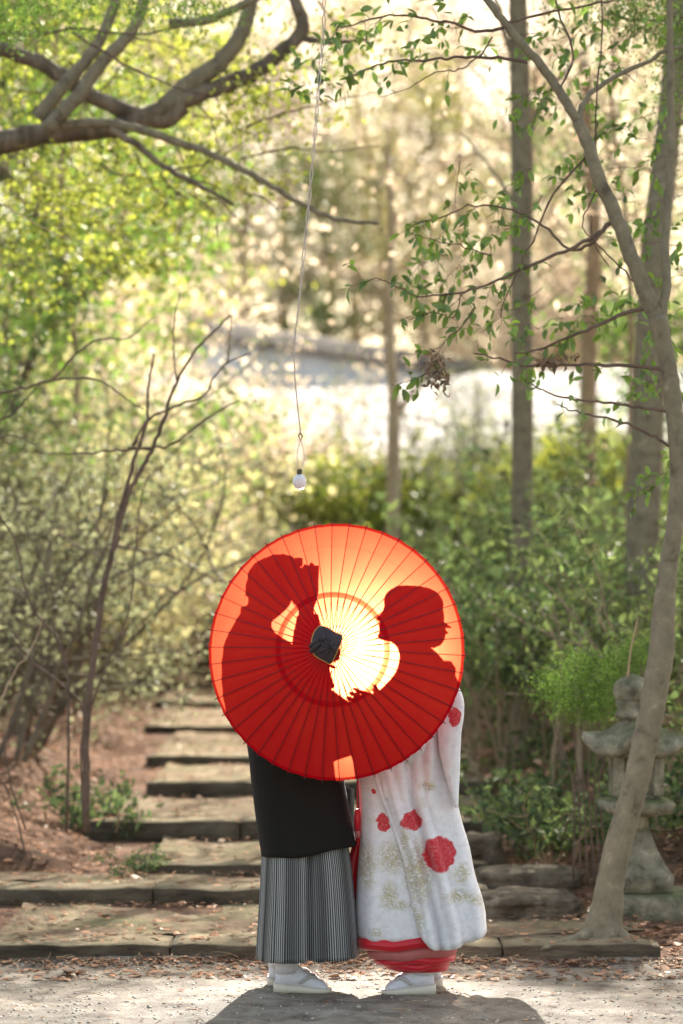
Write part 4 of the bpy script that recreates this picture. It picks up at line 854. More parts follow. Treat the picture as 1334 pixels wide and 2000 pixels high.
def loft(rows, n=64, m=40, p=2.4, fold=.02, kf=9, yc=9.97, foldtop=.3, drift=1.2, hem=None, cap=True):
    """rows: (z, xL, xR, halfdepth, yc)"""
    A = interp_rows(rows, m); rg = []; z0, z1 = A[:, 0].min(), A[:, 0].max()
    for i, a in enumerate(A):
        f = 1 - (a[0] - z0) / (z1 - z0); r_ = ell(a[1], a[2], a[4], a[3], a[0], n, p, fold * (foldtop + (1 - foldtop) * f), kf, drift * f, seed=f * 2)
        rg.append(r_)
    rg = np.array(rg)
    if hem is not None: hem(rg)
    return rg
def loft_obj(name, rg, m, parent, cap=True, thick=0, um=None):
    V, Fc = rings(rg, True, cap); n = rg.shape[1]
    if um == 'xz': U = V[:, [0, 2]]
    else: U = np.stack([np.tile(np.arange(n) / n, rg.shape[0]), V[:, 2]], 1)
    o = obj(name, V, Fc, m, parent, True, U)
    if thick: md = o.modifiers.new('Solidify', 'SOLIDIFY'); md.thickness = thick; md.offset = -1
    return o

def remesh_obj(name, G_, m, parent, voxel):
    V = np.vstack(G_.V) - parent_world(parent); me = bpy.data.meshes.new('tmp'); me.from_pydata(V.tolist(), [], [list(f) for f in G_.F])
    o = bpy.data.objects.new('tmp', me); COL.objects.link(o); md = o.modifiers.new('Remesh', 'REMESH'); md.mode = 'VOXEL'; md.voxel_size = voxel; md.use_smooth_shade = True
    sm = o.modifiers.new('Smooth', 'SMOOTH'); sm.iterations = 2; sm.factor = .4
    dg = bpy.context.evaluated_depsgraph_get(); me2 = bpy.data.meshes.new_from_object(o.evaluated_get(dg)); bpy.data.objects.remove(o)
    me2.materials.clear(); me2.materials.append(m); me2.name = name; b = bpy.data.objects.new(name, me2); COL.objects.link(b); b.parent = parent; return b
def finger(g, p, d, L, r, curl, pn):
    """three phalanges bending towards the palm normal pn"""
    P = [np.array(p) - d * .01, np.array(p)]; dd = np.array(d, float); 
    for f in (.45, .3, .25):
        P.append(P[-1] + dd * L * f); dd = dd * math.cos(curl) + pn * math.sin(curl); dd /= np.linalg.norm(dd)
    g.add(*tube(smooth_path(P, 3), np.linspace(r, r * .78, 3 * (len(P) - 1) + 1), 8))
def hand(g, wrist, d, pn, thumb=1, curl=.5, s=1.0):
    """palm along d with palm normal pn, five unequal fingers, thumb from the side of the palm"""
    wrist = np.array(wrist, float); d = np.array(d, float); d /= np.linalg.norm(d); pn = np.array(pn, float); pn -= d * np.dot(pn, d); pn /= np.linalg.norm(pn); sd_ = np.cross(d, pn)
    rg = []
    for t, w_, h_ in ((-.02, .024, .018), (0, .026, .017), (.03, .036, .015), (.065, .041, .014), (.088, .040, .011)):
        th = np.linspace(0, 2 * np.pi, 16, endpoint=False); rg.append(wrist + d * t * s + np.cos(th)[:, None] * sd_ * w_ * s + np.sin(th)[:, None] * pn * h_ * s)
    g.add(*rings(rg))
    for k, (o_, L) in enumerate(((-.030, .062), (-.010, .074), (.010, .080), (.030, .070))):
        finger(g, wrist + d * .085 * s + sd_ * o_ * s * (-thumb), d + sd_ * o_ * 1.2 * (-thumb), L * s, .0088 * s, curl * (1 + .12 * k), pn)
    tb = wrist + d * .025 * s + sd_ * .034 * s * thumb; td = d * .75 + sd_ * .62 * thumb + pn * .2; td /= np.linalg.norm(td)
    finger(g, tb, td, .062 * s, .0105 * s, curl * .6, pn)
def head(g, rows, yc, depth):
    """profile rows (z, xBack, xFront) -> head with narrowing face"""
    rg = []
    n = 40; th = np.linspace(0, 2 * np.pi, n, endpoint=False)
    for z, a, b, wd in rows:
        cx, hx = (a + b) / 2, (b - a) / 2; c, s = np.cos(th), np.sin(th)
        rg.append(np.stack([cx + hx * c, yc + depth * wd * s * (1 - .12 * c), np.full(n, z)], 1))
    g.add(*rings(rg)); 
def ball(c, r, n=12):
    rg = []
    for v in np.linspace(-1, 1, n):
        q = math.sqrt(max(1e-4, 1 - v * v)); th = np.linspace(0, 2 * np.pi, 16, endpoint=False)
        rg.append(np.stack([c[0] + np.cos(th) * q * r[0], c[1] + np.sin(th) * q * r[1], np.full(16, c[2] + v * r[2])], 1))
    return rings(rg)
def s3(cx, cy_, Y=9.97): q = S(cx, cy_, Y); return np.array([q[0], Y, q[2]])

# ---- shared footwear: foot axis along +x or -x (sg), heel at x0, length L
def footwear(parent, x0, L, yc, sg, z0, lab=''):
    def st_(t): return np.interp(t, [0, .06, .2, .45, .7, .88, 1], [.018, .031, .036, .032, .042, .038, .012])
    rg = []
    for t in np.linspace(0, 1, 22):                                      # sandal sole, thick heel thinning to the toe
        w_ = st_(t) + .004; top = z0 + np.interp(t, [0, .35, 1], [.040, .030, .014]) ; x = x0 + sg * L * t
        rg.append([(x, yc - w_, z0), (x, yc - w_ * 1.03, (z0 + top) / 2), (x, yc - w_, top), (x, yc, top + .001), (x, yc + w_, top), (x, yc + w_ * 1.03, (z0 + top) / 2), (x, yc + w_, z0), (x, yc, z0)])
    V, Fc = rings(rg); sole = obj('sandal', V, Fc, M['zori'], parent)
    rg = []
    for t in np.linspace(.03, .93, 22):                                  # split-toed sock over the foot
        tt = (t - .03) / .9; base = z0 + np.interp(t, [0, .35, 1], [.040, .030, .014]) + .001; h = np.interp(tt, [0, .06, .2, .32, .5, .75, .92, 1], [.04, .085, .115, .105, .066, .040, .028, .008]); w_ = st_(t) * np.interp(tt, [0, .1, 1], [.6, .9, .95]); x = x0 + sg * L * t
        th = np.linspace(0, 2 * np.pi, 20, endpoint=False); c, s = np.cos(th), np.sin(th)
        zt = np.where(s > 0, base + h * s ** 1.15 if False else base + h * np.abs(s), base - 0)
        rg.append(np.stack([np.full(20, x), yc + w_ * c * np.where(s > 0, 1 - .35 * np.abs(s) ** 2 * (tt < .45), 1), zt], 1))
    V, Fc = rings(rg); sock = obj('tabi_sock', V, Fc, M['tabi'], parent)
    rg = []
    for t in np.linspace(0, 1, 7):
        z = z0 + .08 + .20 * t; rg.append(ell(x0 + sg * (L * .21 + .03 * t) - .047, x0 + sg * (L * .21 + .03 * t) + .047, yc, .045, z, 20, 2))
    V, Fc = rings(rg); obj('tabi_cuff', V, Fc, M['tabi'], sock)
    base = z0 + .022
    for q in (-1, 1):
        P = smooth_path([(x0 + sg * L * .80, yc + .004 * q, base + .012), (x0 + sg * L * .66, yc + .026 * q, base + .044), (x0 + sg * L * .44, yc + .040 * q, base + .020)], 5)
        V, Fc = tube(P, .0068, 8); obj('sandal_strap', V, Fc, M['strap'], sole)

PY = 9.97
# ---- groom
man = empty('person', (-.15, PY, 0), 'groom in black jacket and grey striped pleated trousers standing behind the red parasol', 'person', 'couple behind the parasol')
g = G()
# head: profile facing right, slightly bowed
hr = [(222, 350, 392, .30), (232, 285, 420, .62), (250, 252, 438, .82), (280, 230, 450, .95), (310, 220, 452, 1.0), (335, 217, 446, 1.0), (350, 217, 447, .98), (368, 218, 460, .95), (382, 219, 468, .92), (392, 220, 446, .9), (402, 220, 441, .88), (412, 221, 446, .86), (424, 222, 422, .84), (438, 222, 426, .80), (455, 222, 418, .76), (475, 222, 400, .70), (495, 222, 378, .64), (515, 222, 350, .6), (535, 214, 322, .6)]
rows = []
for c_, a, b, wd in hr: A = s3(a, c_); B = s3(b, c_); rows.append((A[2], A[0], B[0], wd))
head(g, rows[::-1], PY, .078)
for q in (-1, 1):
    e_ = s3(330, 385); g.add(*ball((e_[0], PY + q * .080, e_[2]), (.016, .007, .030)))                # ears
nk0, nk1 = s3(262, 520), s3(256, 640); g.add(*tube([nk0 + (0, 0, .05), nk0, nk1, nk1 + (0, 0, -.06)], [.055, .058, .064, .08], 14))
tz = [(.86, -.25, -.08, .14), (.95, -.26, -.08, .15), (1.08, -.29, -.10, .13), (1.22, -.33, -.10, .155), (1.33, -.335, -.13, .175), (1.38, -.31, -.18, .12), (1.40, -.28, -.2, .07)]
g.add(*rings([ell(a, b, PY, d_, z, 28, 2.3) for z, a, b, d_ in tz]))
for q in (-1, 1):
    g.add(*tube(smooth_path([(-.165, PY + q * .075, .93), (-.17, PY + q * .08, .70), (-.185, PY + q * .08, .48), (-.20, PY + q * .075, .28), (-.225, PY + q * .07, .08)], 4), np.interp(np.linspace(0, 1, 17), [0, .5, .7, 1], [.088, .058, .056, .04]), 14))
# near arm: elbow out, forearm up, hand raised beside his face
sh1 = np.array([s3(262, 660)[0], PY - .15, s3(262, 660)[2] - .02]); el1 = s3(520, 800, PY - .17); wr1 = s3(492, 475, PY - .10)
g.add(*tube(smooth_path([sh1, (sh1 + el1) / 2 + (0, -.01, -.01), el1], 4), np.linspace(.052, .038, 9), 12)); g.add(*tube(smooth_path([el1, (el1 + wr1) / 2, wr1], 4), np.linspace(.040, .026, 9), 12))
hand(g, wr1, s3(492, 330, PY - .08) - wr1, (.1, 1, .1), 1, .16, 1.0)
# far arm holds the shaft
shaft_grip = np.array([.000, 9.79, 1.368])
sh2 = sh1 * np.array([1, 0, 1]) + np.array([0, PY + .14, 0]); el2 = np.array([-.08, PY + .06, 1.12]); wr2 = np.array([-.075, 9.86, 1.31])
g.add(*tube(smooth_path([sh2, (sh2 + el2) / 2, el2], 4), np.linspace(.052, .038, 9), 12)); g.add(*tube(smooth_path([el2, (el2 + wr2) / 2, wr2], 4), np.linspace(.038, .026, 9), 12))
hand(g, wr2, (shaft_grip - wr2) * np.array([.8, .8, .8]) + (0, 0, .02), (.35, -.2, -.55), 1, 1.15, .8)
remesh_obj('body', g, M['skin'], man, .0055)
# hair: cap over the skull with a jagged fringe
g = G(); rg = []
for c_, a, b, wd in ((400, 212, 330, 1.0), (385, 210, 350, 1.05), (350, 209, 372, 1.08), (320, 212, 408, 1.10), (300, 214, 440, 1.10), (280, 222, 455, 1.06), (255, 240, 446, .95), (238, 268, 428, .75), (226, 300, 405, .5), (216, 340, 385, .16)):
    A, B = s3(a, c_), s3(b, c_); th = np.linspace(0, 2 * np.pi, 44, endpoint=False); c, s = np.cos(th), np.sin(th)
    rg.append(np.stack([(A[0] + B[0]) / 2 + (B[0] - A[0]) / 2 * c, PY + .079 * wd * s, np.full(44, A[2])], 1) + rng.normal(0, .0016, (44, 3)))
g.add(*rings(rg))
for i in range(60):                                                     # tufts
    a = random.uniform(300, 455); A = s3(a, 232 + abs(a - 370) * .12); B = s3(a + random.uniform(8, 26), 245 + abs(a - 370) * .3 + random.uniform(0, 30))
    yy = random.uniform(-.05, .05); g.add(*tube([A + (0, yy, -.006), (A + B) / 2 + (0.002, yy, .006), B + (0, yy * 1.1, 0)], [.007, .006, .001], 6))
g.obj('hair', M['hair'], man)
# haori: body, hem slanting up to the right, and sleeve of the raised arm
Rr = []
for c_, a, b, dp_ in ((455, 212, 330, .075), (480, 198, 320, .09), (520, 178, 325, .12), (560, 160, 342, .16), (592, 144, 388, .18), (620, 131, 440, .20), (700, 121, 500, .215), (780, 120, 560, .22), (850, 124, 660, .22), (905, 134, 708, .22), (940, 138, 704, .22), (1000, 150, 697, .22), (1085, 165, 690, .22)):
    A, B = s3(a, c_), s3(b, c_); Rr.append((A[2], A[0], B[0], dp_, PY))
for py, a, b, dp_ in ((1438, 478, 662, .21), (1480, 484, 666, .205), (1530, 489, 673, .20), (1600, 498, 684, .205), (1672, 509, 697, .215)):
    A, B = D(a, py, PY - .1), D(b, py, PY - .1); Rr.append((A[2], A[0], B[0], dp_, PY))
def hemf(rg):
    zb_ = rg[-1, 0, 2]
    for i in range(rg.shape[0]):
        f = max(0, (i - rg.shape[0] * .72) / (rg.shape[0] * .28)); t = np.clip((rg[i, :, 0] + .33) / .40, 0, 1); rg[i, :, 2] += f * (.055 * t ** 1.0 - .010) + f * .006 * np.sin(t * 9 + 1)
rg = loft(Rr, 110, 60, 2.7, .020, 5, drift=2.4, hem=hemf); ho = loft_obj('haori_jacket', rg, M['black'], man)
# back panel that hangs a little lower behind
V, Fc = box((D(664, 1600, PY + .12)[0], PY + .12, D(0, 1600, PY)[2]), (.12, .05, .25), 0, .002, .015); obj('haori_panel', V, Fc, M['black'], ho)
def sleeve(g, P, r0, r1, drop=None, ns=12):
    g.add(*tube(smooth_path(P, 5), np.linspace(r0, r1, 5 * (len(P) - 1) + 1), 18, .05))
g = G(); sleeve(g, [sh1, (sh1 + el1) / 2, el1], .085, .075); sleeve(g, [el1, el1 * .45 + wr1 * .55, s3(500, 500, PY - .11)], .074, .036)
# hanging bag of the sleeve
a0, a1 = s3(330, 760, PY - .17), s3(585, 800, PY - .17); rg = []
for t in np.linspace(0, 1, 10): rg.append(ell(a0[0] + .02 * t, a1[0] - .03 * t, PY - .185, .035 + .008 * math.sin(t * 7), a0[2] - .02 - .36 * t, 40, 3, .06, 5, t * 2))
g.add(*rings(rg)); g.obj('haori_sleeve', M['black'], ho)
g = G(); sleeve(g, [sh2, (sh2 + el2) / 2, el2], .085, .075); sleeve(g, [el2, (el2 + wr2) / 2, wr2 - (wr2 - el2) * .1], .072, .042)
g.obj('haori_sleeve', M['black'], ho)
# hakama: sharp knife pleats
Rr = []
for py, a, b, dp_ in ((1500, 512, 672, .15), (1600, 512, 676, .17), (1660, 511, 680, .19), (1700, 509, 686, .20), (1760, 506, 692, .21), (1820, 502, 697, .22), (1876, 499, 701, .225)):
    A, B = D(a, py, PY - .12), D(b, py, PY - .12); Rr.append((A[2], A[0], B[0], dp_, PY))
A_ = interp_rows(Rr, 44); n = 720; th = np.linspace(0, 2 * np.pi, n, endpoint=False); rg = []; U = []
pl = 26
for i, a in enumerate(A_):
    f = i / 43; c, s = np.cos(th), np.sin(th); p_ = 3.0; r_ = (np.abs(c) ** p_ + np.abs(s) ** p_) ** (-1 / p_)
    ph = (th * pl / (2 * np.pi) + .05 * np.sin(3 * th + f)) % 1; saw = np.where(ph < .80, ph / .80, (1 - ph) / .20) - .5
    x = (a[1] + a[2]) / 2 + (a[2] - a[1]) / 2 * c * r_; y = PY + a[3] * s * r_
    nx, ny = c, s; amp = .006 + .009 * f
    deep = np.exp(-((x - (-.135 + .008 * f)) / .012) ** 2) * (s < 0) * .055 * (.4 + .6 * f)          # the deep centre fold
    x = x + nx * saw * amp * .4; y = y + ny * saw * amp + deep + .01 * np.sin(th * 5 + f * 2) * f
    z = a[0] + (0.012 * np.clip((x + .34) / .38, 0, 1) if i > 0 else 0) * f + .0
    rg.append(np.stack([x, y, np.full(n, 0) + z], 1)); U.append(np.stack([th / (2 * np.pi), np.full(n, f)], 1))
V, Fc = rings(rg); obj('hakama', V, Fc, M['hakama'], man, True, np.vstack(U))
zs = 0.0
footwear(man, D(534, 1900, 9.9)[0], .238, 9.90, 1, float(terr(-.15, 9.9)) - .001)
footwear(man, D(534, 1900, 9.9)[0] - .03, .238, 10.06, 1, float(terr(-.15, 10.06)) - .001)

# ---- bride
wom = empty('person', (.28, PY, 0), 'bride in a white red blossomed robe with padded red hem, behind the parasol', 'person', 'couple behind the parasol')
g = G()
hr = [(372, 870, 1000, .5), (395, 845, 1030, .8), (430, 824, 1050, .95), (465, 818, 1055, 1), (478, 814, 1055, 1), (492, 806, 1050, .97), (510, 784, 1050, .95), (517, 782, 1050, .94), (526, 800, 1050, .93), (534, 803, 1045, .9), (543, 792, 1045, .87), (549, 801, 1040, .86), (556, 794, 1040, .84), (566, 801, 1040, .82), (578, 792, 1035, .78), (592, 788, 1025, .72), (603, 800, 1015, .66), (613, 850, 1005, .6), (635, 872, 1005, .56)]
rows = []
for c_, a, b, wd in hr: A, B = s3(a, c_), s3(b, c_); rows.append((A[2], A[0], B[0], wd))
head(g, rows[::-1], PY, .072)
for q in (-1, 1):
    e_ = s3(940, 530); g.add(*ball((e_[0], PY + q * .074, e_[2]), (.014, .007, .026)))
nk0, nk1 = s3(935, 610), s3(975, 720); g.add(*tube([nk0 + (0, 0, .05), nk0, nk1, nk1 + (0, 0, -.06)], [.048, .050, .055, .07], 14))
tz = [(.80, .20, .38, .14), (.92, .20, .38, .14), (1.02, .22, .37, .11), (1.12, .21, .39, .12), (1.22, .22, .40, .14), (1.27, .23, .37, .12), (1.30, .24, .34, .06)]
g.add(*rings([ell(a, b, PY, d_, z, 28, 2.3) for z, a, b, d_ in tz]))
for q in (-1, 1):
    g.add(*tube(smooth_path([(.29, PY + q * .065, .86), (.28, PY + q * .065, .62), (.29, PY + q * .06, .42), (.31, PY + q * .055, .24), (.335, PY + q * .055, .08)], 4), np.interp(np.linspace(0, 1, 17), [0, .5, .7, 1], [.082, .052, .050, .034]), 14))
hb = s3(722, 840, PY - .08)
for q, hx in ((-1, hb), (1, hb + np.array([-.005, .12, -.01]))):
    sh_ = np.array([.31, PY + q * .13, 1.20]); el_ = np.array([.27, PY + q * .15, .99]); wr_ = hx + np.array([.075, .0 if q < 0 else .02, -.035])
    g.add(*tube(smooth_path([sh_, (sh_ + el_) / 2, el_], 4), np.linspace(.043, .034, 9), 12)); g.add(*tube(smooth_path([el_, (el_ + wr_) / 2, wr_], 4), np.linspace(.034, .022, 9), 12))
    hand(g, wr_, (-1, 0, .35), (0, -q, .1), q, .5, .82)
remesh_obj('body', g, M['skin'], wom, .004)
# swept-up bridal hair, bun and combs
g = G()
def hb_(c_, r_): A = s3(*c_); return ball((A[0], PY, A[2]), (r_[0] * .00073 * 1.0, r_[1], r_[2] * .00073))
g.add(*hb_((950, 445), (132, .100, 80))); g.add(*hb_((985, 500), (98, .088, 100))); g.add(*hb_((1030, 560), (58, .062, 78))); g.add(*hb_((890, 440), (72, .085, 66)))
for q in (-1, 1): A = s3(930, 500); g.add(*ball((A[0], PY + q * .072, A[2]), (.065, .03, .05)))
hr_ = g.obj('hair', M['hair'], wom)
g = G(); 
A, B = s3(1060, 530), s3(1112, 548); g.add(*tube([A, (A + B) / 2, B], [.012, .008, .002], 8)); A, B = s3(1060, 555), s3(1096, 572); g.add(*tube([A, (A + B) / 2, B], [.010, .007, .004], 8))
g.obj('hair_ornament', M['gold'], hr_)
# kimono under the robe
Rr = []
for c_, a, b, dp_ in ((628, 880, 1010, .06), (655, 884, 1040, .085), (700, 880, 1080, .13), (735, 868, 1095, .15), (770, 842, 1098, .155), (803, 808, 1100, .155), (850, 755, 1105, .16), (905, 704, 1108, .165), (930, 690, 1109, .165), (960, 686, 1110, .165), (1090, 680, 1112, .165)):
    A, B = s3(a, c_), s3(b, c_); Rr.append((A[2], A[0], B[0], dp_, PY))
for py, a, b, dp_ in ((1440, 692, 870, .165), (1480, 697, 870, .165), (1525, 700, 868, .165), (1580, 702, 872, .165), (1650, 704, 878, .17), (1720, 698, 884, .175), (1790, 694, 890, .18), (1838, 697, 893, .18)):
    A, B = D(a, py, PY - .15), D(b, py, PY - .15); Rr.append((A[2], A[0], B[0], dp_, PY))
def kfold(rg):
    m = rg.shape[0]
    for i in range(m):
        f = np.clip((i - m * .35) / (m * .65), 0, 1); x = rg[i, :, 0]; front = rg[i, :, 1] < PY
        xf = .075 - .045 * f; k = np.where(front, (x < xf) * -.012 * f + .010 * f * np.sin((x - .05) * 60) * np.exp(-((x - .12) / .08) ** 2), 0); rg[i, :, 1] += k
rg = loft(Rr, 110, 60, 2.6, .010, 6, drift=1.5, hem=kfold); km = loft_obj('kimono', rg, M['kimono'], wom, um='xz')
# red lining flash at the front edge, and the hanging red tassel
g = G(); P = [D(705, 1600, 10.0), D(700, 1640, 10.0), D(687, 1700, 10.0), D(690, 1725, 10.0), D(700, 1760, 10.0)]
g.add(*tube(smooth_path(P, 4), np.interp(np.linspace(0, 1, 17), [0, .3, .6, 1], [.006, .02, .03, .012]), 12)); g.obj('red_lining', M['redlin'], km)
g = G(); g.add(*tube(smooth_path([D(699, 1520, 9.9), D(698, 1560, 9.9), D(698, 1583, 9.9)], 4), .0035, 6)); g.add(*tube([D(698, 1580, 9.9), D(698, 1584, 9.9), D(698, 1600, 9.9), D(698, 1622, 9.9)], [.005, .011, .014, .014], 12))
g.obj('tassel', M['redlin'], wom)
g = G(); g.add(*tube([D(699, 1622, 9.9), D(699, 1636, 9.9)], [.014, .012], 10)); g.obj('tassel_tip', M['pinklin'], wom)
# stacked padded hems
def roll(nm, x0, x1, py, hpx, m, dep, tilt=0, parent=km):
    A = D(x0, py, PY - dep); B = D(x1, py, PY - dep); r_ = hpx / 2 * PY / F; th = np.linspace(0, 2 * np.pi, 96, endpoint=False); rg = []
    cx, hx = (A[0] + B[0]) / 2, (B[0] - A[0]) / 2 - r_ * .6
    q = np.linspace(0, 2 * np.pi, 12, endpoint=False); rr_ = (np.abs(np.cos(th)) ** 3 + np.abs(np.sin(th)) ** 3) ** (-1 / 3)
    for t in q:
        e = np.cos(t) * r_ * .9; rg.append(np.stack([cx + (hx + e) * np.cos(th) * rr_, PY + (dep - r_ + e) * np.sin(th) * rr_, A[2] + r_ * np.sin(t) * 1.05 + tilt * (np.cos(th)) + .004 * np.sin(th * 3 + py) + .003 * np.sin(th * 7 + py)], 1))
    rg.append(rg[0]); V, Fc = rings(rg, True, False); obj(nm, V, Fc, m, parent)
roll('padded_hem', 699, 905, 1846, 25, M['redlin'], .19, .005)
roll('inner_hem', 719, 893, 1864, 26, M['pinklin'], .172, .004); roll('inner_hem', 734, 891, 1879, 16, M['redlin'], .160, .008)
roll('under_hem', 752, 880, 1888, 15, M['redlin'], .145, .008)
rg = [ell(.20, .44, PY, .12, z, 40, 2.6) for z in (.085, .13)]; V, Fc = rings(rg); obj('under_skirt', V, Fc, M['redlin'], km)
# uchikake: open over-robe, sheet from its front edge round the back
rowsU = []  # (z, xEdge(front), xRight, depth)
for c_, e, b, dp_ in ((700, 900, 1093, .15), (735, 885, 1115, .18), (765, 865, 1100, .195), (800, 850, 1145, .2), (850, 838, 1150, .2), (900, 820, 1155, .205)):
    A, B = s3(e, c_), s3(b, c_); rowsU.append((A[2], A[0], B[0], dp_))
for py, e, b, dp_ in ((1420, 722, 893, .21), (1480, 722, 893, .21), (1520, 734, 892, .21), (1560, 747, 890, .212), (1620, 768, 904, .215), (1680, 789, 918, .22), (1740, 800, 934, .225), (1790, 811, 948, .23), (1820, 818, 953, .235)):
    A, B = D(e, py, PY - .2), D(b, py, PY - .2); rowsU.append((A[2], A[0], B[0], dp_))
A_ = interp_rows(rowsU, 56); ns = 90; rg = []
for i, a in enumerate(A_):
    z, xe, xr_, dp_ = a; f = i / 55; s_ = np.linspace(0, 1, ns); th = -np.pi / 2 + np.pi * s_; p_ = 3.2
    # straight run along the camera side from the front edge to a corner, round the back, and along the far side
    xc = xr_ - .10; arc = np.clip((s_ - .36) / .28, 0, 1); c, s = np.cos(-np.pi / 2 + np.pi * arc), np.sin(-np.pi / 2 + np.pi * arc); r_ = (np.abs(c) ** p_ + np.abs(s) ** p_) ** (-1 / p_)
    x = xc + .10 * c * r_; y = PY + dp_ * s * r_
    t1 = np.clip(s_ / .36, 0, 1); t2 = np.clip((s_ - .64) / .36, 0, 1); x = np.where(s_ < .36, xe + (xc - xe) * t1, x); x = np.where(s_ > .64, xc - (xc - xe) * t2, x); y = np.where(s_ < .36, PY - dp_ * (1 - .10 * (1 - t1) ** 2), y); y = np.where(s_ > .64, PY + dp_ * (1 - .1 * t2 ** 2), y)
    hemz = np.where(s_ < .36, np.interp(t1, [0, .08, .2, .35, .55, .8, 1], [.01, -.022, -.05, -.068, -.074, -.062, -.045]), np.interp(np.abs(s_ - .5), [0, .04, .09, .14], [.015, .005, -.025, -.045]) * np.where(s_ > .5, .6, 1))
    zz_ = z + hemz * f ** 6
    wv = (.007 + .020 * f) * np.sin(s_ * 31 + 1.9 * f) + .010 * np.sin(s_ * 67 - 6 * f + 2) + .005 * np.sin(z * 30 + s_ * 20) * f
    y = y + np.where(s_ < .5, wv, -wv) * np.where((s_ > .4) & (s_ < .6), 0, 1); x = x + np.where((s_ > .36) & (s_ < .64), wv * .7, 0)
    rg.append(np.stack([x, y, zz_], 1))
rg = np.array(rg); V, Fc = rings(rg, False, False); U = V[:, [0, 2]].copy(); U[:, 0] += np.where(V[:, 1] > PY, 3, 0)
uo = obj('uchikake_robe', V, Fc, M['robe'], wom, True, U); md = uo.modifiers.new('Solidify', 'SOLIDIFY'); md.thickness = .012; md.offset = 0
# collar roll of the robe and hanging sleeve
def bag(Y, sgn, nm='uchikake_sleeve'):
    rows_ = []
    for py, a, b in ((1338, 872, 893), (1352, 866, 902), (1372, 862, 907), (1400, 858, 906), (1430, 855, 901), (1470, 858, 899), (1510, 868, 898), (1545, 879, 896), (1576, 888, 895)):
        A, B = D(a, py, Y), D(b, py, Y); rows_.append((A[2], A[0], B[0], .030, Y))
    rg = loft(rows_, 48, 26, 2.5, .04, 4, drift=3); V, Fc = rings(rg); U = V[:, [0, 2]].copy(); return obj(nm, V, Fc, M['robe'], uo, True, U)
bag(PY - .235, -1); bag(PY + .2, 1)
g = G()
for q in (-1, 1):
    sh_ = np.array([.33, PY + q * .12, 1.19]); el_ = np.array([.29, PY + q * .16, 1.0]); wr_ = hb + np.array([.075, .0 if q < 0 else .12, -.035])
    g.add(*tube(smooth_path([sh_, (sh_ + el_) / 2, el_, (el_ + wr_) / 2, wr_ + (.03, 0, -.01)], 4), np.interp(np.linspace(0, 1, 17), [0, .5, 1], [.09, .085, .055]), 18, .04))
V_ = np.vstack(g.V); obj('uchikake_sleeve', V_, g.F, M['robe'], uo, True, V_[:, [0, 2]])
a0, a1 = s3(800, 900, PY - .15), s3(1000, 900, PY - .15); rg = []
for t in np.linspace(0, 1, 14): rg.append(ell(a0[0] + .03 * t, a1[0], PY - .17, .03, a0[2] + .06 - .45 * t, 40, 3, .05, 4, t * 3))
V_, Fc = rings(rg); obj('kimono_sleeve', V_, Fc, M['kimono'], km, True, V_[:, [0, 2]])
footwear(wom, D(851, 1900, 9.9)[0], .222, 9.90, -1, float(terr(.28, 9.9)) - .001)
footwear(wom, D(851, 1900, 9.9)[0] + .035, .222, 10.05, -1, float(terr(.28, 10.05)) - .001)

# ------------------------------------------------------------------ parasol
def paper_mat():
    m, t, out = mat('red_oiled_paper'); uv = N(t, 'ShaderNodeUVMap'); sx = N(t, 'ShaderNodeSeparateXYZ'); t.links.new(uv.outputs[0], sx.inputs[0])
    rad = sx.outputs[0]
    # doubled paper: a glued ring where the stretchers meet the ribs, and a bound rim
    dens = ramp(t, rad, [(0, (1, 1, 1)), (.395, (1, 1, 1)), (.402, (.30, .26, .22)), (.41, (.42, .36, .30)), (.425, (.26, .22, .18)), (.438, (.34, .30, .26)), (.446, (1, 1, 1)), (.80, (1, 1, 1)), (.81, (.9, .9, .9)), (.83, (1, 1, 1)), (.972, (.92, .92, .92)), (.978, (.22, .10, .10)), (1, (.22, .10, .10))])
    fib = ramp(t, noise_tex(t, 9, 5, .6), [(.3, (.86, .86, .86)), (.7, (1, 1, 1))])
    def mul(a, b):
        v = N(t, 'ShaderNodeVectorMath', operation='MULTIPLY'); t.links.new(a, v.inputs[0])
        if isinstance(b, tuple): v.inputs[1].default_value = b
        else: t.links.new(b, v.inputs[1])
        return v.outputs[0]
    trc = mul(mul(dens, fib), (.95, .14, .056))
    df = N(t, 'ShaderNodeBsdfDiffuse'); df.inputs[0].default_value = (.46, .001, .009, 1)
    tl = N(t, 'ShaderNodeBsdfTranslucent'); t.links.new(trc, tl.inputs[0])
    rf = N(t, 'ShaderNodeBsdfRefraction'); rf.inputs['IOR'].default_value = 1.12; rf.inputs['Roughness'].default_value = PR; t.links.new(trc, rf.inputs[0])
    gl = N(t, 'ShaderNodeBsdfGlossy'); gl.inputs['Roughness'].default_value = .45; gl.inputs[0].default_value = (.6, .3, .3, 1)
    a = N(t, 'ShaderNodeMixShader'); a.inputs[0].default_value = PF; t.links.new(tl.outputs[0], a.inputs[1]); t.links.new(rf.outputs[0], a.inputs[2])
    ad = N(t, 'ShaderNodeMixShader'); ad.inputs[0].default_value = .2; t.links.new(df.outputs[0], ad.inputs[1]); t.links.new(a.outputs[0], ad.inputs[2])
    mx = N(t, 'ShaderNodeMixShader'); mx.inputs[0].default_value = .004; t.links.new(ad.outputs[0], mx.inputs[1]); t.links.new(gl.outputs[0], mx.inputs[2])
    t.links.new(mx.outputs[0], out.inputs[0]); return m
PR, PF = .9, .2
M['paper'] = paper_mat(); M['rib'] = plain('lacquered_bamboo', (.09, .008, .010), .5, .3); M['leather'] = plain('dark_leather', (.030, .020, .024), .6, .35, bump=.6, bscale=60, bdist=.006)
M['goldcord'] = plain('gold_edge', (.55, .34, .09), .4, .5, .3); M['shaftm'] = plain('dark_bamboo', (.05, .02, .012), .4, .5)
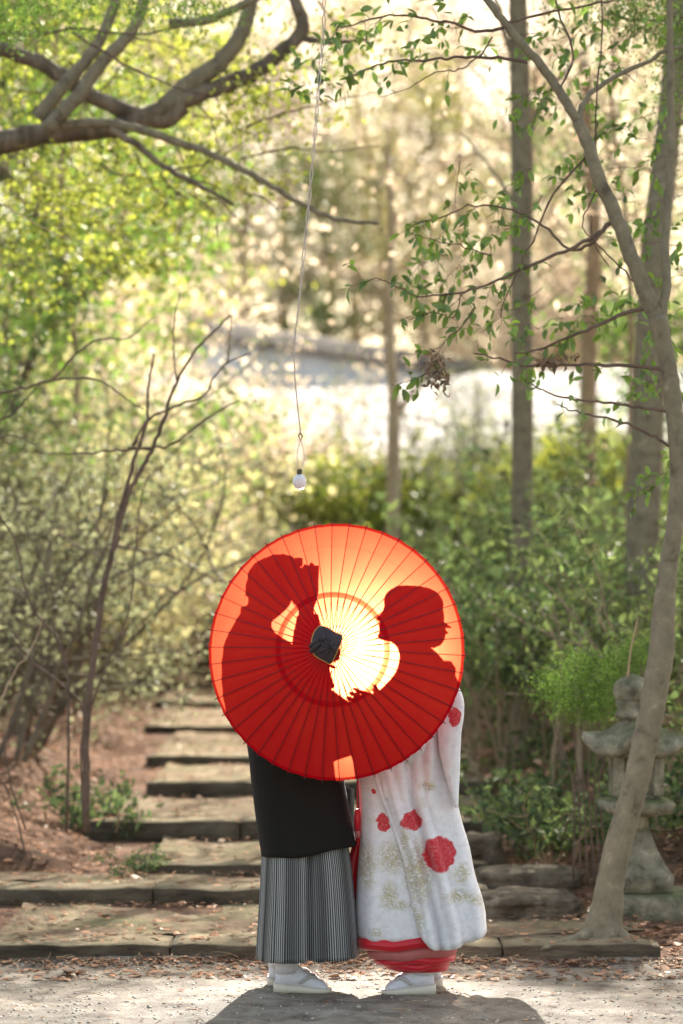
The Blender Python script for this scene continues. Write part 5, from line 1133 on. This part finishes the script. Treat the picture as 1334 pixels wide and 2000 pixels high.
apex = D(636, 1259, 9.33); rimc = D(656, 1272, 9.54); ax = apex - rimc
Rp = .508; ncone = .205; axis = np.array([-.10, -1, .085]); axis /= np.linalg.norm(axis)
apex = rimc + axis * ncone
e1 = np.cross(axis, [0, 0, 1]); e1 /= np.linalg.norm(e1); e2 = np.cross(e1, axis); e2 *= -1 if e2[2] < 0 else 1
par = empty('paper_parasol', apex - axis * .35, 'large open red paper parasol held in front of the couple with their shadows on it', 'parasol')
NR = 46; ph0 = .03
def ppt(r, th, off=0):
    """r as fraction of the rim radius; the slope is slightly convex"""
    h = ncone * (1 - r ** 1.12)
    return rimc + axis * (h + off) + (np.cos(th) * e1 + np.sin(th) * e2) * (Rp * r)
V = []; U = []; na = NR * 6; rs = np.concatenate([[.03], np.linspace(.08, 1, 30)])
for r in rs:
    for j in range(na):
        th = ph0 + 2 * np.pi * j / na; q = (j % 6) / 6; sag = math.sin(math.pi * q); rr = r * (1 - (.0045 * sag if r > .97 else 0) + (.0015 * random.gauss(0, 1) if r == 1 else 0))
        V.append(ppt(rr, th, -.0065 * sag * r ** .8)); U.append((r, j / na))
V = np.array(V); Fc = []
for i in range(len(rs) - 1):
    for j in range(na): a, b = i * na + j, i * na + (j + 1) % na; Fc.append((a, b, b + na, a + na))
cano = obj('canopy', V, Fc, M['paper'], par, True, U)
pw = parent_world(par)
for k in range(NR):
    th = ph0 + 2 * np.pi * k / NR; P0, P1, P2 = ppt(.06, th, .0005), ppt(.5, th, .0005), ppt(1.018, th, .0005)
    tan = -np.sin(th) * e1 + np.cos(th) * e2; rg = []
    for p, w_ in ((P0, .0011), (P1, .0013), (P2, .0014)):
        rg.append([p + tan * w_ + axis * .0014, p - tan * w_ + axis * .0014, p - tan * w_ - axis * .006, p + tan * w_ - axis * .006])
    Vr, Fr = rings(rg); obj('rib', Vr, Fr, M['rib'], par, False)
    s0, s1 = ppt(.43, th, -.006), apex - axis * .235 + (np.cos(th) * e1 + np.sin(th) * e2) * .020
    rg = []
    for p, w_ in ((s0, .0014), (s1, .0010)): rg.append([p + tan * w_, p - tan * w_, p - tan * w_ - axis * .003, p + tan * w_ - axis * .003])
    Vr, Fr = rings(rg); obj('stretcher', Vr, Fr, M['rib'], par, False)
Vr, Fr = tube([apex + axis * .01, apex - axis * .2, apex - axis * .46], [.008, .008, .008], 12); obj('shaft', Vr, Fr, M['shaftm'], par)
Vr, Fr = tube([apex - axis * .205, apex - axis * .215, apex - axis * .26, apex - axis * .27], [.017, .021, .021, .017], 20); obj('runner', Vr, Fr, M['shaftm'], par)
Vr, Fr = tube([apex - axis * .015, apex - axis * .045], [.02, .02], 20); obj('top_notch', Vr, Fr, M['shaftm'], par)
# leather cap tied over the top: a folded square with a gold edge and a tuft
cap = [(600, 1245), (607, 1232), (622, 1222), (640, 1226), (655, 1234), (668, 1241), (667, 1252), (660, 1266), (655, 1280), (646, 1298), (632, 1291), (617, 1283), (610, 1270)]
cap = [(607, 1262), (608, 1246), (613, 1232), (622, 1222), (632, 1223), (642, 1227), (654, 1235), (667, 1241), (666, 1255), (660, 1268), (654, 1282), (645, 1296), (634, 1291), (622, 1285), (612, 1277)]
cc = np.array([D(637, 1259, 9.31)[i] for i in range(3)])
def onp(px, py, off):   # on the parasol's top plane, near the apex
    q = D(px, py, apex[1]); r_ = q - apex; u = np.dot(r_, e1); v = np.dot(r_, e2); rr = math.hypot(u, v) / Rp
    return rimc + axis * (ncone * (1 - rr ** 1.12) + off) + e1 * u + e2 * v
n_ = len(cap); out_ = smooth_path([onp(a, b, .004) for a, b in cap + cap[:1]], 4)[:-1]; ctr = apex + axis * .002
rg = []
for f, h in ((1.0, -.002), (1.0, .004), (.93, .009), (.75, .013), (.5, .016), (.25, .018), (.03, .019)):
    ring = ctr + (out_ - ctr) * f + axis * h
    wv = .0035 * np.sin(np.linspace(0, 2 * np.pi, len(out_), endpoint=False) * 5 + f * 4) * (f < .95) * f + .0025 * np.sin(np.linspace(0, 2 * np.pi, len(out_), endpoint=False) * 9 - f * 3) * (f < .95)
    rg.append(ring + wv[:, None] * axis)
V, Fc = rings(rg); cpo = obj('cap', V, Fc, M['leather'], par)
V, Fc = tube(np.vstack([out_, out_[:2]]) + axis * .002, .0024, 7); obj('gold_edge', V, Fc, M['goldcord'], cpo)
g = G(); q0 = onp(622, 1252, .02)
for a, b, r_ in (((622, 1250), (604, 1262), .009), ((625, 1256), (606, 1272), .010), ((630, 1250), (636, 1243), .008)): g.add(*tube(smooth_path([onp(*a, .017), (onp(*a, .02) + onp(*b, .02)) / 2, onp(*b, .010)], 4), np.interp(np.linspace(0, 1, 9), [0, .5, 1], [r_, r_ * 1.1, r_ * .8]), 10))
for c_, rr_ in (((634, 1248), .012), ((640, 1276), .013)):
    th = np.linspace(0, 2 * np.pi, 17); g.add(*tube(np.array([onp(*c_, .014) + (np.cos(t) * e1 + np.sin(t) * e2) * rr_ for t in th]), .0035, 7))
g.obj('cord_knot', M['leather'], cpo)

# ------------------------------------------------------------------ the photographer's flash on its stand behind the couple (it throws the shadows on the paper)
M['blackp'] = plain('black_plastic', (.02, .02, .02), .5)
fs = empty('flash_stand', (STROBE[0], STROBE[1], float(terr(STROBE[0], STROBE[1]))), 'black flash lamp on a light stand hidden behind the couple, glowing through the parasol', 'flash lamp')
z0 = .16
V, Fc = tube([(STROBE[0], 12.1, z0 + .15), (STROBE[0], 12.1, .8), (STROBE[0], 12.1, 1.22)], [.012, .011, .009], 10); obj('pole', V, Fc, M['blackp'], fs)
for k in range(3):
    a = 1.57 + k * 2.094; V, Fc = tube([(STROBE[0], 12.1, z0 + .35), (STROBE[0] + .12 * math.cos(a), 12.1 + .12 * math.sin(a), z0 + .1), (STROBE[0] + .2 * math.cos(a), 12.1 + .2 * math.sin(a), z0 - .05)], .008, 7); obj('leg', V, Fc, M['blackp'], fs)
V, Fc = box((STROBE[0], 12.10, 1.29), (.075, .13, .07), 0, 0, .008); obj('flash_head', V, Fc, M['blackp'], fs)
V, Fc = box((STROBE[0], 12.02, 1.297), (.07, .02, .045), 0, 0, .004); obj('reflector', V, Fc, M['frost'], fs)
sl = bpy.data.lights.new('flash', 'SPOT'); sl.energy = FLASH; sl.spot_size = R(82); sl.spot_blend = .35; sl.shadow_soft_size = .011; sl.color = (1, .96, .90)
so = bpy.data.objects.new('flash', sl); COL.objects.link(so); so.parent = fs; so.location = (0, 0, STROBE[2] - fs.location.z)
so.rotation_euler = Vector((-.035, -1, .0)).to_track_quat('-Z', 'Y').to_euler()

# ------------------------------------------------------------------ a label of its own for every blurred plant: kind, landmark, nearness
BASES = {'tan leaved trees on the hillside': 'tree with sunlit tan leaves', 'olive trees on the hillside': 'olive green leafy tree', 'yellow green trees beyond the path': 'glowing yellow green tree',
  'dark green trees in the woods': 'dark green leafy tree', 'nearly bare trees in the woods': 'thin nearly bare pale tree', 'tall trees shading the steps': 'added dark crowned shade tree',
  'green shrubs in the understorey right of the steps': 'slender green shrub', 'low plants near the stone lantern': 'low leafy green plant', 'yellow green shrubs at the top of the steps': 'bright yellow green shrub',
  'grey green shrubs right of the parasol': 'grey green shrub', 'grey green bushes left of the steps': 'fine leaved grey green bush', 'pale sunlit shrubs left of the upper steps': 'pale sunlit shrub',
  'dry tan bushes left of the building': 'dry tan bush', 'dry bushes at the far edge of the slope': 'dry twiggy bush', 'pale shrubs below the blue grey wall': 'pale speckled shrub',
  'fine twigged trees': 'slender tree of fine bare twigs', 'tangled bushes below the blue grey wall': 'tangled dry bush', 'taller shrubs behind the top of the parasol': 'taller yellow green shrub', 'saplings among the right-hand shrubs': 'thin upright bare sapling stem'}
ZONES = [(60, 'at the left edge of the woods'), (200, 'above the left leaf bank'), (360, 'behind the bare dark branches'), (520, 'just left of the hanging bulb'), (680, 'behind the hanging bulb'), (840, 'behind the forked tree'),
  (960, 'above the right rim of the parasol'), (1080, 'beside the slim grey trunk'), (1200, 'between the slim and the thick trunks'), (9999, 'near the thick trunk and lantern')]
NTH = ['nearest', 'second nearest', 'third nearest', 'fourth nearest', 'fifth nearest', 'sixth nearest', 'seventh nearest']
zd = {}
for o in list(COL.objects):
    if o.parent is None and o.get('group') in BASES:
        px = 667 + o.location.x / o.location.y * F; zn = next(z for lim, z in ZONES if px < lim); zd.setdefault((o['group'], zn), []).append(o)
for (gr, zn), L in zd.items():
    L.sort(key=lambda o: o.location.y)
    for i, o in enumerate(L): o['label'] = BASES[gr] + ' ' + zn + ('' if len(L) == 1 else ', ' + NTH[i])
